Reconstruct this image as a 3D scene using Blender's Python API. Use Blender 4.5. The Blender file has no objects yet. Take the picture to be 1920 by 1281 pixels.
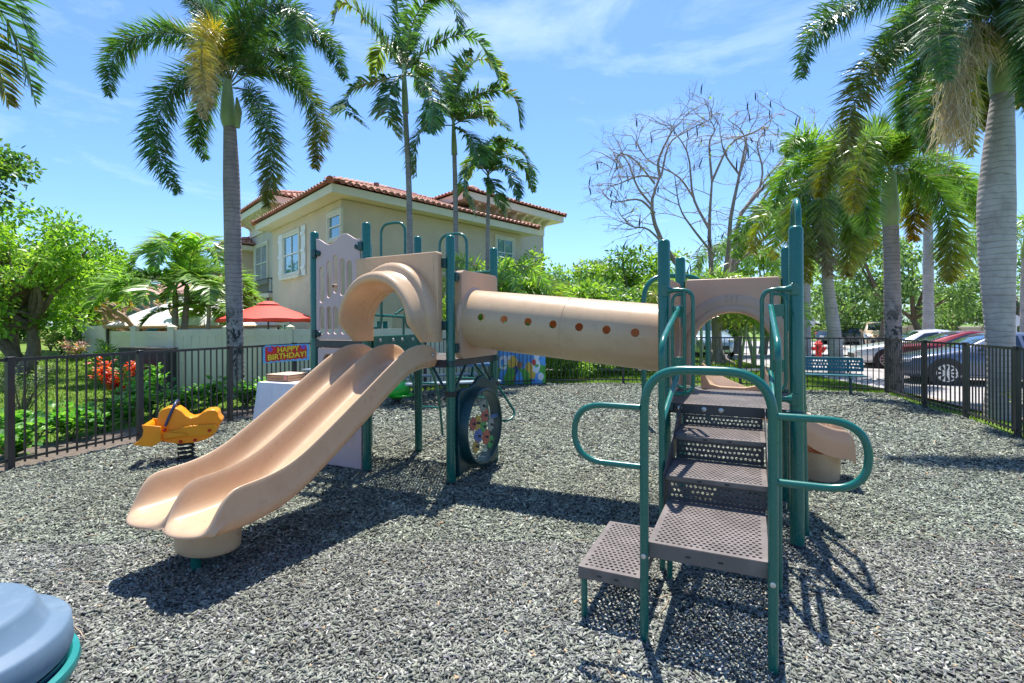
import bpy, bmesh, math, random
import numpy as np
from mathutils import Vector, Matrix
random.seed(7)
RNG = np.random.default_rng(11)
S = bpy.context.scene
COL = S.collection
R = math.radians
# ------------------------------------------------------------------ camera model
F, CX, CY, EYE, PHI = 960.0, 960.0, 606.0, 1.55, R(0.25)
CPH, SPH = math.cos(PHI), math.sin(PHI)

def ray(px, py):
    u, v = px - CX, CY - py
    return Vector(((u*CPH + v*SPH)/F, 1.0, (-u*SPH + v*CPH)/F))

def at(px, py, Y):
    """point seen at photo pixel (px,py) at distance Y in front of the camera"""
    d = ray(px, py)
    return Vector((d.x*Y, Y, EYE + d.z*Y))

def on_plane(px, py, P0, n):
    d = ray(px, py); o = Vector((0, 0, EYE))
    return o + d*((Vector(P0) - o).dot(n)/d.dot(n))

# play structure frame: e1 to the right along the fronts, e2 to the back
FRX, FRY = 1.955, 3.522
E1 = Vector((0.9063, -0.4226, 0)); E2 = Vector((0.4226, 0.9063, 0)); UP = Vector((0, 0, 1))
def L(a, b, h=0.0):
    return Vector((FRX, FRY, 0)) + E1*a + E2*b + UP*h
def loc_of(p):
    d = Vector((p[0]-FRX, p[1]-FRY, 0))
    return d.dot(E1), d.dot(E2), p[2]

# ------------------------------------------------------------------ object helpers
ORG = {}
def tag(o, label=None, cat=None, group=None, kind=None):
    if label: o['label'] = label
    if cat: o['category'] = cat
    if group: o['group'] = group
    if kind: o['kind'] = kind
    return o
def thing(name, label, cat, loc=(0, 0, 0), group=None):
    o = bpy.data.objects.new(name, None); COL.objects.link(o)
    o.location = loc; o.empty_display_size = .2
    ORG[o.name] = Vector(loc)
    return tag(o, label, cat, group)
def link_mesh(name, me, parent, org):
    o = bpy.data.objects.new(name, me); COL.objects.link(o)
    if parent is not None:
        o.parent = parent; o.location = org - ORG[parent.name]
    else:
        o.location = org
    ORG[o.name] = Vector(org)
    return o
def copy_tree(o, parent=None):
    c = o.copy(); COL.objects.link(c)
    if parent is not None:
        c.parent = parent; c.matrix_parent_inverse = o.matrix_parent_inverse.copy()
    for k in list(o.children):
        copy_tree(k, c)
    return c

class MB:
    """collects polygons, then links them as one mesh object"""
    def __init__(s): s.v = []; s.f = []
    def add(s, vs, fs):
        n = len(s.v); s.v += [Vector(p) for p in vs]; s.f += [[i+n for i in f] for f in fs]; return s
    def box(s, c, X, Y, Z):
        c, X, Y, Z = Vector(c), Vector(X)/2, Vector(Y)/2, Vector(Z)/2
        vs = [c + X*i + Y*j + Z*k for i in (-1, 1) for j in (-1, 1) for k in (-1, 1)]
        return s.add(vs, [(0,1,3,2),(4,6,7,5),(0,4,5,1),(2,3,7,6),(0,2,6,4),(1,5,7,3)])
    def abox(s, x0, x1, y0, y1, z0, z1):
        return s.box(((x0+x1)/2, (y0+y1)/2, (z0+z1)/2), (x1-x0, 0, 0), (0, y1-y0, 0), (0, 0, z1-z0))
    def lbox(s, a0, a1, b0, b1, h0, h1):
        return s.box(L((a0+a1)/2, (b0+b1)/2, (h0+h1)/2), E1*(a1-a0), E2*(b1-b0), UP*(h1-h0))
    def loft(s, rings, closed=True, cap0=True, cap1=True):
        n = len(rings[0]); vs = [p for r in rings for p in r]; fs = []
        for i in range(len(rings)-1):
            for j in range(n if closed else n-1):
                k = (j+1) % n
                fs.append((i*n+j, i*n+k, (i+1)*n+k, (i+1)*n+j))
        if closed and cap0: fs.append(tuple(range(n))[::-1])
        if closed and cap1: fs.append(tuple((len(rings)-1)*n+j for j in range(n)))
        return s.add(vs, fs)
    def tube(s, pts, r, n=12, cap=True, flat=1.0):
        pts = [Vector(p) for p in pts]
        rr = r if isinstance(r, (list, tuple)) else [r]*len(pts)
        T = []
        for i in range(len(pts)):
            a, b = pts[max(i-1, 0)], pts[min(i+1, len(pts)-1)]
            T.append((b-a).normalized())
        ref = Vector((0, 0, 1)) if abs(T[0].z) < .9 else Vector((1, 0, 0))
        N = (ref - T[0]*ref.dot(T[0])).normalized(); rings = []
        for i, p in enumerate(pts):
            N = N - T[i]*N.dot(T[i])
            N = N.normalized() if N.length > 1e-6 else T[i].orthogonal().normalized()
            B = T[i].cross(N)
            rings.append([p + N*(math.cos(t)*rr[i]) + B*(math.sin(t)*rr[i]*flat) for t in [2*math.pi*k/n for k in range(n)]])
        return s.loft(rings, True, cap, cap)
    def lathe(s, prof, c, n=24, ax=None):
        """prof: (radius, height) list; ax: (X,Y,Z) axes"""
        c = Vector(c); X, Y, Z = ax or (Vector((1,0,0)), Vector((0,1,0)), UP)
        rings = [[c + X*(r*math.cos(2*math.pi*k/n)) + Y*(r*math.sin(2*math.pi*k/n)) + Z*h for k in range(n)] for r, h in prof]
        return s.loft(rings)
    def plate(s, outline, holes, mp, t):
        """flat plate with holes; mp(u,v,w) -> world; thickness w in [0,t]"""
        bm = bmesh.new(); loops = [outline] + list(holes); idx = []
        es = []
        for lp in loops:
            vs = [bm.verts.new((p[0], p[1], 0)) for p in lp]
            es += [bm.edges.new((vs[i], vs[(i+1) % len(vs)])) for i in range(len(vs))]
            idx.append(vs)
        bmesh.ops.triangle_fill(bm, edges=es, use_beauty=True, use_dissolve=False)
        bm.verts.index_update()
        vv = [(v.co.x, v.co.y) for v in bm.verts]; n = len(vv)
        tris = [[v.index for v in f.verts] for f in bm.faces]
        flip = False
        if tris:
            a, b, c = [vv[i] for i in tris[0]]
        vs = [mp(u, v, 0) for u, v in vv] + [mp(u, v, t) for u, v in vv]
        fs = [tuple(x[::-1]) for x in tris] + [tuple(i+n for i in x) for x in tris]
        for lp in idx:
            ii = [v.index for v in lp]
            for i in range(len(ii)):
                a, b = ii[i], ii[(i+1) % len(ii)]
                fs.append((a, b, b+n, a+n))
        bm.free()
        return s.add(vs, fs)
    def perf(s, O, U, V, lu, lv, pitch, rad, border=.02, depth=.006):
        """perforated sheet: O corner, U,V unit axes, round holes in staggered rows"""
        O, U, V = Vector(O), Vector(U), Vector(V); N = U.cross(V).normalized()
        nu = max(2, int((lu-2*border)/pitch)); nv = max(2, int((lv-2*border)/pitch))
        pu, pv = (lu-2*border)/nu, (lv-2*border)/nv
        def P(a, b, d=0): return O + U*a + V*b - N*d
        for r in range(nv):
            y0 = border + r*pv; off = (r % 2)*pu/2
            cells = [border + off + c*pu for c in range(nu - (r % 2))]
            if r % 2:
                for x0, x1 in ((border, border+pu/2), (lu-border-pu/2, lu-border)):
                    s.add([P(x0, y0), P(x1, y0), P(x1, y0+pv), P(x0, y0+pv)], [(0, 1, 2, 3)])
            for x0 in cells:
                cx, cy = x0+pu/2, y0+pv/2
                sq = [(pu/2, 0), (pu/2, pv/2), (0, pv/2), (-pu/2, pv/2), (-pu/2, 0), (-pu/2, -pv/2), (0, -pv/2), (pu/2, -pv/2)]
                vs = [P(cx+a, cy+b) for a, b in sq]
                ci = [(rad*math.cos(k*math.pi/4), rad*math.sin(k*math.pi/4)) for k in range(8)]
                vs += [P(cx+a, cy+b) for a, b in ci] + [P(cx+a, cy+b, depth) for a, b in ci]
                fs = [(k, (k+1) % 8, 8+(k+1) % 8, 8+k) for k in range(8)] + [(8+k, 8+(k+1) % 8, 16+(k+1) % 8, 16+k) for k in range(8)]
                s.add(vs, fs)
        for a0, a1, b0, b1 in ((0, lu, 0, border), (0, lu, lv-border, lv), (0, border, border, lv-border), (lu-border, lu, border, lv-border)):
            s.add([P(a0, b0), P(a1, b0), P(a1, b1), P(a0, b1)], [(0, 1, 2, 3)])
        return s
    def build(s, name, mat, parent=None, smooth=40, bevel=0, seg=2, weld=False, sub=0):
        me = bpy.data.meshes.new(name)
        if parent is not None: org = ORG[parent.name].copy()
        else:
            xs = [p.x for p in s.v]; ys = [p.y for p in s.v]; zs = [p.z for p in s.v]
            org = Vector(((min(xs)+max(xs))/2, (min(ys)+max(ys))/2, min(zs)))
        me.from_pydata([tuple(p-org) for p in s.v], [], s.f)
        bm = bmesh.new(); bm.from_mesh(me)
        if weld: bmesh.ops.remove_doubles(bm, verts=bm.verts, dist=1e-4)
        if len(bm.faces) < 60000: bmesh.ops.recalc_face_normals(bm, faces=bm.faces)
        bm.to_mesh(me); bm.free()
        if smooth:
            me.shade_smooth(); me.set_sharp_from_angle(angle=R(smooth))
        if mat: me.materials.append(mat)
        o = link_mesh(name, me, parent, org)
        if sub:
            m = o.modifiers.new('sub', 'SUBSURF'); m.levels = m.render_levels = sub
        if bevel:
            m = o.modifiers.new('bev', 'BEVEL'); m.width = bevel; m.segments = seg; m.limit_method = 'ANGLE'; m.angle_limit = R(40)
        return o

class NB:
    """numpy mesh builder for leaves and chips, with a colour per vertex"""
    def __init__(s): s.V = []; s.F = []; s.C = []; s.n = 0
    def add(s, V, Fs, C):
        V = np.asarray(V, np.float32).reshape(-1, 3)
        C = np.broadcast_to(np.asarray(C, np.float32), (len(V), 3))
        for Fa in Fs: s.F.append(np.asarray(Fa, np.int64) + s.n)
        s.V.append(V); s.C.append(C); s.n += len(V); return s
    def mb(s, m, col):
        for k in set(len(f) for f in m.f):
            s.F.append(np.array([f for f in m.f if len(f) == k], np.int64) + s.n)
        s.V.append(np.array([tuple(p) for p in m.v], np.float32)); s.C.append(np.tile(np.array(col, np.float32), (len(m.v), 1))); s.n += len(m.v)
        return s
    def build(s, name, mat, parent=None, smooth=False):
        V = np.concatenate(s.V); C = np.concatenate(s.C)
        if parent is not None: org = ORG[parent.name].copy()
        else:
            lo, hi = V.min(0), V.max(0); org = Vector((float(lo[0]+hi[0])/2, float(lo[1]+hi[1])/2, float(lo[2])))
        V = V - np.array(tuple(org), np.float32)
        me = bpy.data.meshes.new(name)
        tot = np.concatenate([np.full(len(f), f.shape[1], np.int32) for f in s.F])
        idx = np.concatenate([f.ravel() for f in s.F]).astype(np.int32)
        me.vertices.add(len(V)); me.vertices.foreach_set('co', V.ravel().astype(np.float32))
        me.loops.add(len(idx)); me.loops.foreach_set('vertex_index', idx)
        me.polygons.add(len(tot))
        me.polygons.foreach_set('loop_start', np.concatenate([[0], np.cumsum(tot)[:-1]]).astype(np.int32))
        me.polygons.foreach_set('loop_total', tot)
        me.update(calc_edges=True)
        a = me.color_attributes.new('Col', 'FLOAT_COLOR', 'POINT')
        a.data.foreach_set('color', np.concatenate([C, np.ones((len(C), 1), np.float32)], 1).ravel().astype(np.float32))
        me.materials.append(mat)
        if smooth: me.shade_smooth()
        return link_mesh(name, me, parent, org)

def fil(pts, r, n=6):
    """polyline with rounded corners"""
    pts = [Vector(p) for p in pts]; out = [pts[0]]
    for i in range(1, len(pts)-1):
        a, b, c = pts[i-1], pts[i], pts[i+1]
        d1 = min(r, (a-b).length*.49); d2 = min(r, (c-b).length*.49)
        p, q = b + (a-b).normalized()*d1, b + (c-b).normalized()*d2
        for k in range(n+1):
            t = k/n; out.append(p*(1-t)**2 + b*2*t*(1-t) + q*t*t)
    out.append(pts[-1]); return out
def catmull(pts, n):
    pts = [Vector(p) for p in pts]
    P = [pts[0]*2 - pts[1]] + pts + [pts[-1]*2 - pts[-2]]; out = []; m = len(pts)-1
    for k in range(n+1):
        t = k/n*m; i = min(int(t), m-1); t -= i
        a, b, c, d = P[i:i+4]
        out.append(.5*((2*b) + (c-a)*t + (2*a-5*b+4*c-d)*t*t + (-a+3*b-3*c+d)*t**3))
    return out

# ------------------------------------------------------------------ materials
def nodes(name):
    m = bpy.data.materials.new(name); m.use_nodes = True
    nt = m.node_tree; b = nt.nodes['Principled BSDF']
    return m, nt, b
def N(nt, t, **kw):
    n = nt.nodes.new(t)
    for k, v in kw.items():
        if k in n.inputs: n.inputs[k].default_value = v
        else: setattr(n, k, v)
    return n
def mix(nt, fac, a, b, mode='MIX'):
    n = nt.nodes.new('ShaderNodeMix'); n.data_type = 'RGBA'; n.blend_type = mode
    for sock, v in ((n.inputs[0], fac), (n.inputs[6], a), (n.inputs[7], b)):
        if hasattr(v, 'is_output'): nt.links.new(v, sock)
        elif isinstance(v, (int, float)): sock.default_value = v
        else: sock.default_value = tuple(v)[:3] + (1,)
    return n.outputs[2]
def ramp(nt, fac, stops):
    n = nt.nodes.new('ShaderNodeValToRGB'); e = n.color_ramp.elements
    while len(e) < len(stops): e.new(.5)
    for x, (p, c) in zip(e, stops):
        x.position = p; x.color = (tuple(c) + (1,)) if not isinstance(c, (int, float)) else (c, c, c, 1)
    nt.links.new(fac, n.inputs[0]); return n.outputs[0]
def coord(nt, kind='Object', scale=(1, 1, 1)):
    t = nt.nodes.new('ShaderNodeTexCoord'); m = N(nt, 'ShaderNodeMapping'); m.inputs['Scale'].default_value = scale
    nt.links.new(t.outputs[kind], m.inputs[0]); return m.outputs[0]
def noise(nt, vec, scale, detail=4, rough=.55, dist=0):
    n = N(nt, 'ShaderNodeTexNoise', Scale=scale, Detail=detail, Roughness=rough, Distortion=dist)
    nt.links.new(vec, n.inputs['Vector']); return n.outputs['Fac']
def bump(nt, b, h, strength, dist=.01):
    n = N(nt, 'ShaderNodeBump', Strength=strength, Distance=dist)
    nt.links.new(h, n.inputs['Height']); nt.links.new(n.outputs[0], b.inputs['Normal']); return n
def pbr(name, col, rough=.5, metal=0, var=.12, vs=6, bs=0, bstr=.2, coat=0, spec=.5, dirt=None, ds=3, scuff=.0):
    m, nt, b = nodes(name)
    vec = coord(nt)
    f = noise(nt, vec, vs, 5)
    c2 = tuple(max(0, x*(1-var)) for x in col); c3 = tuple(min(1, x*(1+var)) for x in col)
    c = ramp(nt, f, [(.3, c2), (.7, c3)])
    if dirt:
        g = ramp(nt, noise(nt, coord(nt, 'Object', (2.5, 2.5, .3)) if 'stucco' in name else vec, ds, 8, .65, .4), [(.5, 0.0), (.72, 1.0)])
        c = mix(nt, N_mul(nt, g, .6), c, dirt)
    if dirt and scuff:
        sc1 = ramp(nt, noise(nt, coord(nt, 'Object', (26, 5, 5)), 2.0, 6, .7, .3), [(.64, 0.0), (.70, 1.0)]); c = mix(nt, N_mul(nt, sc1, scuff), c, tuple(min(1, x*1.25+.08) for x in col))
        sp = ramp(nt, noise(nt, vec, 70, 3, .5), [(.70, 0.0), (.76, 1.0)]); c = mix(nt, N_mul(nt, sp, scuff), c, tuple(x*.55 for x in col))
    nt.links.new(c, b.inputs['Base Color'])
    rr = N(nt, 'ShaderNodeMapRange'); nt.links.new(noise(nt, vec, vs*4, 4), rr.inputs[0])
    rr.inputs[3].default_value = max(.02, rough-.1); rr.inputs[4].default_value = min(1, rough+.1)
    nt.links.new(rr.outputs[0], b.inputs['Roughness'])
    b.inputs['Metallic'].default_value = metal
    b.inputs['Specular IOR Level'].default_value = spec
    b.inputs['Coat Weight'].default_value = coat; b.inputs['Coat Roughness'].default_value = .12
    if bs: bump(nt, b, noise(nt, vec, bs, 6), bstr, .005)
    return m
def N_mul(nt, a, k):
    n = nt.nodes.new('ShaderNodeMath'); n.operation = 'MULTIPLY'; nt.links.new(a, n.inputs[0]); n.inputs[1].default_value = k
    return n.outputs[0]
def leafmat(name, trans=.42, rough=.42, spec=.5):
    m, nt, b = nodes(name)
    a = N(nt, 'ShaderNodeAttribute'); a.attribute_name = 'Col'
    vec = coord(nt); c = mix(nt, 1.0, a.outputs['Color'], ramp(nt, noise(nt, vec, 5, 3), [(.3, .75), (.7, 1.25)]), 'MULTIPLY')
    nt.links.new(c, b.inputs['Base Color']); b.inputs['Roughness'].default_value = rough
    b.inputs['Specular IOR Level'].default_value = spec
    if trans:
        t = nt.nodes.new('ShaderNodeBsdfTranslucent'); nt.links.new(mix(nt, 1.0, c, (1.5, 1.6, .7), 'MULTIPLY'), t.inputs[0])
        x = nt.nodes.new('ShaderNodeMixShader'); x.inputs[0].default_value = trans
        nt.links.new(b.outputs[0], x.inputs[1]); nt.links.new(t.outputs[0], x.inputs[2])
        nt.links.new(x.outputs[0], nt.nodes['Material Output'].inputs[0])
    return m
M = {}
def plastic(*a, glow=(.9, .42, .14), k=.16, **kw):
    m = pbr(*a, **kw); nt = m.node_tree; b = nt.nodes['Principled BSDF']; t = nt.nodes.new('ShaderNodeBsdfTranslucent'); t.inputs[0].default_value = (*glow, 1)
    x = nt.nodes.new('ShaderNodeMixShader'); x.inputs[0].default_value = k; nt.links.new(b.outputs[0], x.inputs[1]); nt.links.new(t.outputs[0], x.inputs[2]); nt.links.new(x.outputs[0], nt.nodes['Material Output'].inputs[0])
    return m
M['tan'] = plastic('tan_plastic', (.64, .455, .285), .3, var=.06, vs=2.5, bs=60, bstr=.04, dirt=(.50, .34, .21), ds=5, scuff=.45)
M['tan_dull'] = plastic('faded_tan_plastic', (.60, .41, .29), .45, var=.06, vs=3, bs=60, bstr=.05, dirt=(.46, .33, .25), ds=4, scuff=.4)
M['green'] = pbr('green_powder_coat', (.0035, .125, .095), .27, var=.06, vs=5, coat=.3, bs=90, bstr=.03, dirt=(.01, .115, .09), ds=5, scuff=.1)
M['dark_green'] = pbr('dark_green_plastic', (.008, .05, .055), .3, var=.1, bs=50, bstr=.05)
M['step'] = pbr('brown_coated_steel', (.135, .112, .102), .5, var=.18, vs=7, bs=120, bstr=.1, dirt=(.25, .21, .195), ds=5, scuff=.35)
M['stepdark'] = pbr('dark_coated_steel', (.05, .047, .052), .45, var=.15, vs=7, bs=120, bstr=.08, dirt=(.1, .09, .09), ds=6)  # dark rim steel; on the step risers the darker tone is painted shade
M['lavender'] = pbr('lavender_plastic', (.60, .43, .42), .45, var=.05, vs=3, bs=60, bstr=.04, dirt=(.42, .31, .34), ds=3)
M['bolt'] = pbr('zinc_bolt', (.55, .55, .55), .35, metal=.8, var=.1)
M['black'] = pbr('black_rubber', (.02, .02, .022), .5)
M['fence'] = pbr('dark_bronze_metal', (.045, .037, .035), .42, var=.15, vs=8, coat=.1)
M['cream'] = pbr('cream_vinyl', (.72, .66, .47), .45, var=.04, vs=1.5, dirt=(.5, .49, .38), ds=2)
M['white'] = pbr('white_paint', (.8, .8, .78), .45, var=.04)
M['leaf'] = leafmat('leaf'); M['palm'] = leafmat('palm_leaflet', .38, .33, .8)
M['chip'] = leafmat('rubber_chip', 0, .7, .15)
M['blade'] = leafmat('grass_blade', .3, .5, .3)
# ------------------------------------------------------------------ camera, sky, sun
cam = bpy.data.cameras.new('camera'); camo = bpy.data.objects.new('camera', cam); COL.objects.link(camo)
camo.location = (0, 0, EYE); camo.rotation_euler = (R(90), PHI, 0)
cam.sensor_width = 36; cam.lens = 18; cam.shift_y = -34.5/1920; cam.clip_end = 3000; cam.clip_start = .02
S.camera = camo
SUN_EL, SUN_AZ = R(70), R(4)       # azimuth from +Y towards +X
w = bpy.data.worlds.new('World'); S.world = w; w.use_nodes = True
nt = w.node_tree; bg = nt.nodes['Background']
sky = nt.nodes.new('ShaderNodeTexSky'); sky.sky_type = 'NISHITA'; sky.sun_disc = False
sky.sun_elevation = SUN_EL; sky.sun_rotation = SUN_AZ; sky.air_density = 1.0; sky.dust_density = .6; sky.ozone_density = 1.6
tc = nt.nodes.new('ShaderNodeTexCoord'); mp = nt.nodes.new('ShaderNodeMapping'); mp.inputs['Scale'].default_value = (1.5, 1.5, 5.5)
mp.inputs['Rotation'].default_value = (R(8), R(-16), 0); mp.inputs['Location'].default_value = (.35, .1, .62)
nt.links.new(tc.outputs['Generated'], mp.inputs[0])
f1 = noise(nt, mp.outputs[0], 1.5, 9, .62, .5)
mk = ramp(nt, f1, [(.55, 0.0), (.85, .9)])
# thin cirrus, more of it low over the horizon
sp = nt.nodes.new('ShaderNodeSeparateXYZ'); nt.links.new(tc.outputs['Generated'], sp.inputs[0])
low = ramp(nt, sp.outputs['Z'], [(.02, .95), (.32, .45), (.6, .6)])
mk = mix(nt, 1.0, mk, low, 'MULTIPLY')
skycol = mix(nt, 1.0, sky.outputs[0], (.79, 1.07, 1.42), 'MULTIPLY')
nt.links.new(mix(nt, mk, skycol, (8.2, 9.4, 10.6)), bg.inputs[0]); bg.inputs[1].default_value = .094
sl = bpy.data.lights.new('sun', 'SUN'); so = bpy.data.objects.new('sun', sl); COL.objects.link(so)
sl.energy = 5.0; sl.angle = R(.53); sl.color = (1, .955, .88)
sd = Vector((math.sin(SUN_AZ)*math.cos(SUN_EL), math.cos(SUN_AZ)*math.cos(SUN_EL), math.sin(SUN_EL)))
so.rotation_euler = (-sd).to_track_quat('-Z', 'Y').to_euler(); so.location = (0, 0, 30)
S.view_settings.view_transform = 'Standard'; S.view_settings.look = 'None'; S.view_settings.exposure = 0.84
S.cycles.max_bounces = 6; S.cycles.transparent_max_bounces = 12; S.cycles.caustics_reflective = False; S.cycles.caustics_refractive = False
S.cycles.use_denoising = True; S.cycles.sample_clamp_indirect = 6

# ------------------------------------------------------------------ ground
def sm(a, b, x):
    t = min(1, max(0, (x-a)/(b-a))); return t*t*(3-2*t)
def gh(x, y):
    """lawn height: it rises gently to the far left"""
    return -.03 + .75*sm(6, 17, -x - .15*y + 1.5)*sm(7, 17, y) - .2*sm(8.3, 9.5, x - .03*(y-8))
FENCE = [(-5.95, 3.7), (-5.39, 5.49), (-4.94, 6.79), (-4.46, 8.09), (-4.0, 9.4), (-3.45, 10.7), (-2.75, 11.5), (-2.0, 11.75), (-.45, 12.6), (.8, 13.0),
         (2.84, 13.1), (5.39, 12.1), (8.04, 11.0), (7.41, 9.2), (7.26, 8.2), (6.72, 6.81), (6.25, 5.5), (5.8, 4.2)]
MULCH = [(-6.6, -4)] + [(-6.1, 3.0)] + FENCE + [(5.6, 3.0), (6.6, -4)]

def lawnmat():
    m, nt, b = nodes('lawn_grass'); vec = coord(nt)
    big = noise(nt, vec, .35, 4); fine = noise(nt, vec, 28, 6, .7); streak = noise(nt, coord(nt, 'Object', (3, 16, 3)), 3, 5, .6)
    c = ramp(nt, fine, [(.25, (.035, .085, .012)), (.5, (.095, .19, .02)), (.8, (.22, .32, .05))])
    c = mix(nt, ramp(nt, big, [(.35, 0.0), (.7, .6)]), c, (.23, .29, .05))
    c = mix(nt, ramp(nt, streak, [(.5, 0.0), (.75, .35)]), c, (.03, .1, .015))
    nt.links.new(c, b.inputs['Base Color']); b.inputs['Roughness'].default_value = .8; b.inputs['Specular IOR Level'].default_value = .2
    bump(nt, b, fine, .9, .04); return m
m = MB(); xs = [-300, -120, -60, -40] + [-30+i*1.0 for i in range(61)] + [40, 60, 120, 300]; ys = [-30, -10, -2] + [i*1.0 for i in range(0, 46)] + [60, 90, 150, 300, 900]
m.add([(x, y, gh(x, y)) for y in ys for x in xs], [(j*len(xs)+i, j*len(xs)+i+1, (j+1)*len(xs)+i+1, (j+1)*len(xs)+i) for j in range(len(ys)-1) for i in range(len(xs)-1)])
tag(m.build('ground', lawnmat(), smooth=60), 'green lawn around the fenced playground rising gently to the left', 'lawn', kind='structure')

def mulchmat():
    m, nt, b = nodes('rubber_mulch'); vec = coord(nt)
    v = N(nt, 'ShaderNodeTexVoronoi', Scale=44); v.feature = 'F1'; nt.links.new(coord(nt, 'Object', (1, 1.0, 1)), v.inputs['Vector'])
    sep = nt.nodes.new('ShaderNodeSeparateColor'); nt.links.new(v.outputs['Color'], sep.inputs[0])
    c = ramp(nt, sep.outputs[0], [(0, (.03, .04, .042)), (.35, (.12, .145, .125)), (.62, (.24, .27, .225)), (.85, (.33, .36, .32)), (1, (.46, .47, .44))])
    big = noise(nt, vec, .8, 4); c = mix(nt, ramp(nt, big, [(.35, 0.0), (.75, .3)]), c, (.15, .185, .14))
    nt.links.new(c, b.inputs['Base Color']); b.inputs['Roughness'].default_value = .65
    h = mix(nt, .6, sep.outputs[1], noise(nt, vec, 90, 4)); bump(nt, b, h, 1.0, .03); return m
m = MB(); m.add([(x, y, 0) for x, y in MULCH], [tuple(range(len(MULCH)))])
tag(m.build('playground_ground', mulchmat(), smooth=0), 'grey green rubber mulch bed inside the fence', 'ground', kind='structure')

def inside(x, y, poly):
    c = np.zeros(x.shape, bool); n = len(poly)
    for i in range(n):
        (x0, y0), (x1, y1) = poly[i], poly[(i+1) % n]
        if y0 == y1: continue
        k = ((y0 > y) != (y1 > y)) & (x < (x1-x0)*(y-y0)/(y1-y0) + x0); c ^= k
    return c
def chips():
    nb = NB(); bands = [(.75, 2.2, 9800, .84), (2.2, 3.6, 7400, .92), (3.6, 5.4, 4300, 1.08), (5.4, 8, 1900, 1.35), (8, 13.2, 620, 1.85)]
    for y0, y1, dens, sc in bands:
        hw = y1*1.04 + 1.3; n = int(dens*(y1-y0)*2*hw)
        x = RNG.uniform(-hw, hw, n); y = RNG.uniform(y0, y1, n)
        k = (np.abs(x) < y*1.05+1.3) & inside(x, y, [(a*.995, b-.03) for a, b in MULCH]); x, y = x[k], y[k]; n = len(x)
        ln = RNG.uniform(.016, .042, n)*sc; wd = RNG.uniform(.008, .018, n)*sc; th = RNG.uniform(.002, .006, n)*sc
        z = RNG.uniform(.0, .016, n)*sc
        yaw = RNG.uniform(0, 2*np.pi, n); pit = RNG.normal(0, .33, n); rol = RNG.normal(0, .5, n)
        cy, sy, cp, sp_, cr, sr = np.cos(yaw), np.sin(yaw), np.cos(pit), np.sin(pit), np.cos(rol), np.sin(rol)
        ax = np.stack([cy*cp, sy*cp, sp_], 1)
        s0 = np.stack([-sy, cy, 0*cy], 1); u0 = np.cross(ax, s0)
        si = s0*cr[:, None] + u0*sr[:, None]; up = np.cross(ax, si)
        P = np.stack([x, y, z], 1); V = []
        t0 = RNG.uniform(.35, 1, n); t1 = RNG.uniform(.25, 1, n); bend = RNG.normal(0, .25, n)*wd
        for e, tp in ((-1, t0), (1, t1)):
            for a, b in ((-1, -1), (1, -1), (1, 1), (-1, 1)):
                V.append(P + ax*(e*ln/2)[:, None] + si*((a*wd/2*tp) + (bend if e > 0 else 0))[:, None] + up*(b*th/2)[:, None])
        V = np.stack(V, 1).reshape(-1, 3)
        q = np.array([(0,1,2,3),(7,6,5,4),(1,5,6,2),(2,6,7,3),(3,7,4,0)])
        Fq = (np.arange(n)[:, None, None]*8 + q[None]).reshape(-1, 4)
        pal = np.array([(.035,.04,.043),(.09,.1,.1),(.15,.16,.15),(.195,.21,.185),(.2,.22,.18),(.235,.245,.225),(.29,.3,.275),(.40,.40,.375),(.14,.14,.165)])
        ci = RNG.choice(len(pal), n, p=[.10,.13,.19,.19,.13,.12,.07,.03,.04])
        c = np.minimum(pal[ci]*(np.array([1.12, 1.09, 1.05]) if y1 < 5 else np.array([1.10, 1.13, 1.0])), .6)*RNG.uniform(.75, 1.3, n)[:, None]
        straw = RNG.random(n) < .004; c[straw] = (.42, .30, .18)
        big = np.sin(x*1.3+.7*np.sin(y*1.1))*np.sin(y*1.7+.9*np.sin(x*.8)); patch_ = np.clip(.5+.5*big+RNG.normal(0, .18, n), 0, 1)[:, None]
        c = c*(1.08-.2*patch_) + patch_*np.array([.02, .014, .006])
        nb.add(V, [Fq], np.repeat(c, 8, 0))
    for k in range(90):   # fallen palm needles and leaf stalks lying on the chips
        y = RNG.uniform(1.3, 8); x = RNG.uniform(-y, y)
        if not inside(np.array([x]), np.array([y]), MULCH)[0]: continue
        a = RNG.uniform(0, 6.28); ln = RNG.uniform(.06, .24); d = Vector((math.cos(a), math.sin(a), 0)); p = Vector((x, y, .016)); b_ = Vector((-d.y, d.x, 0))*RNG.normal(0, .02)
        m = MB(); m.tube([p - d*ln/2, p + b_ + UP*.006, p + d*ln/2], [.0012, .0028, .001], 4); nb.mb(m, np.array((.46, .33, .22))*RNG.uniform(.6, 1.2))
    return nb
tag(chips().build('rubber_mulch', M['chip']), 'loose shredded rubber mulch chips covering the playground', 'mulch', kind='stuff')

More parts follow.
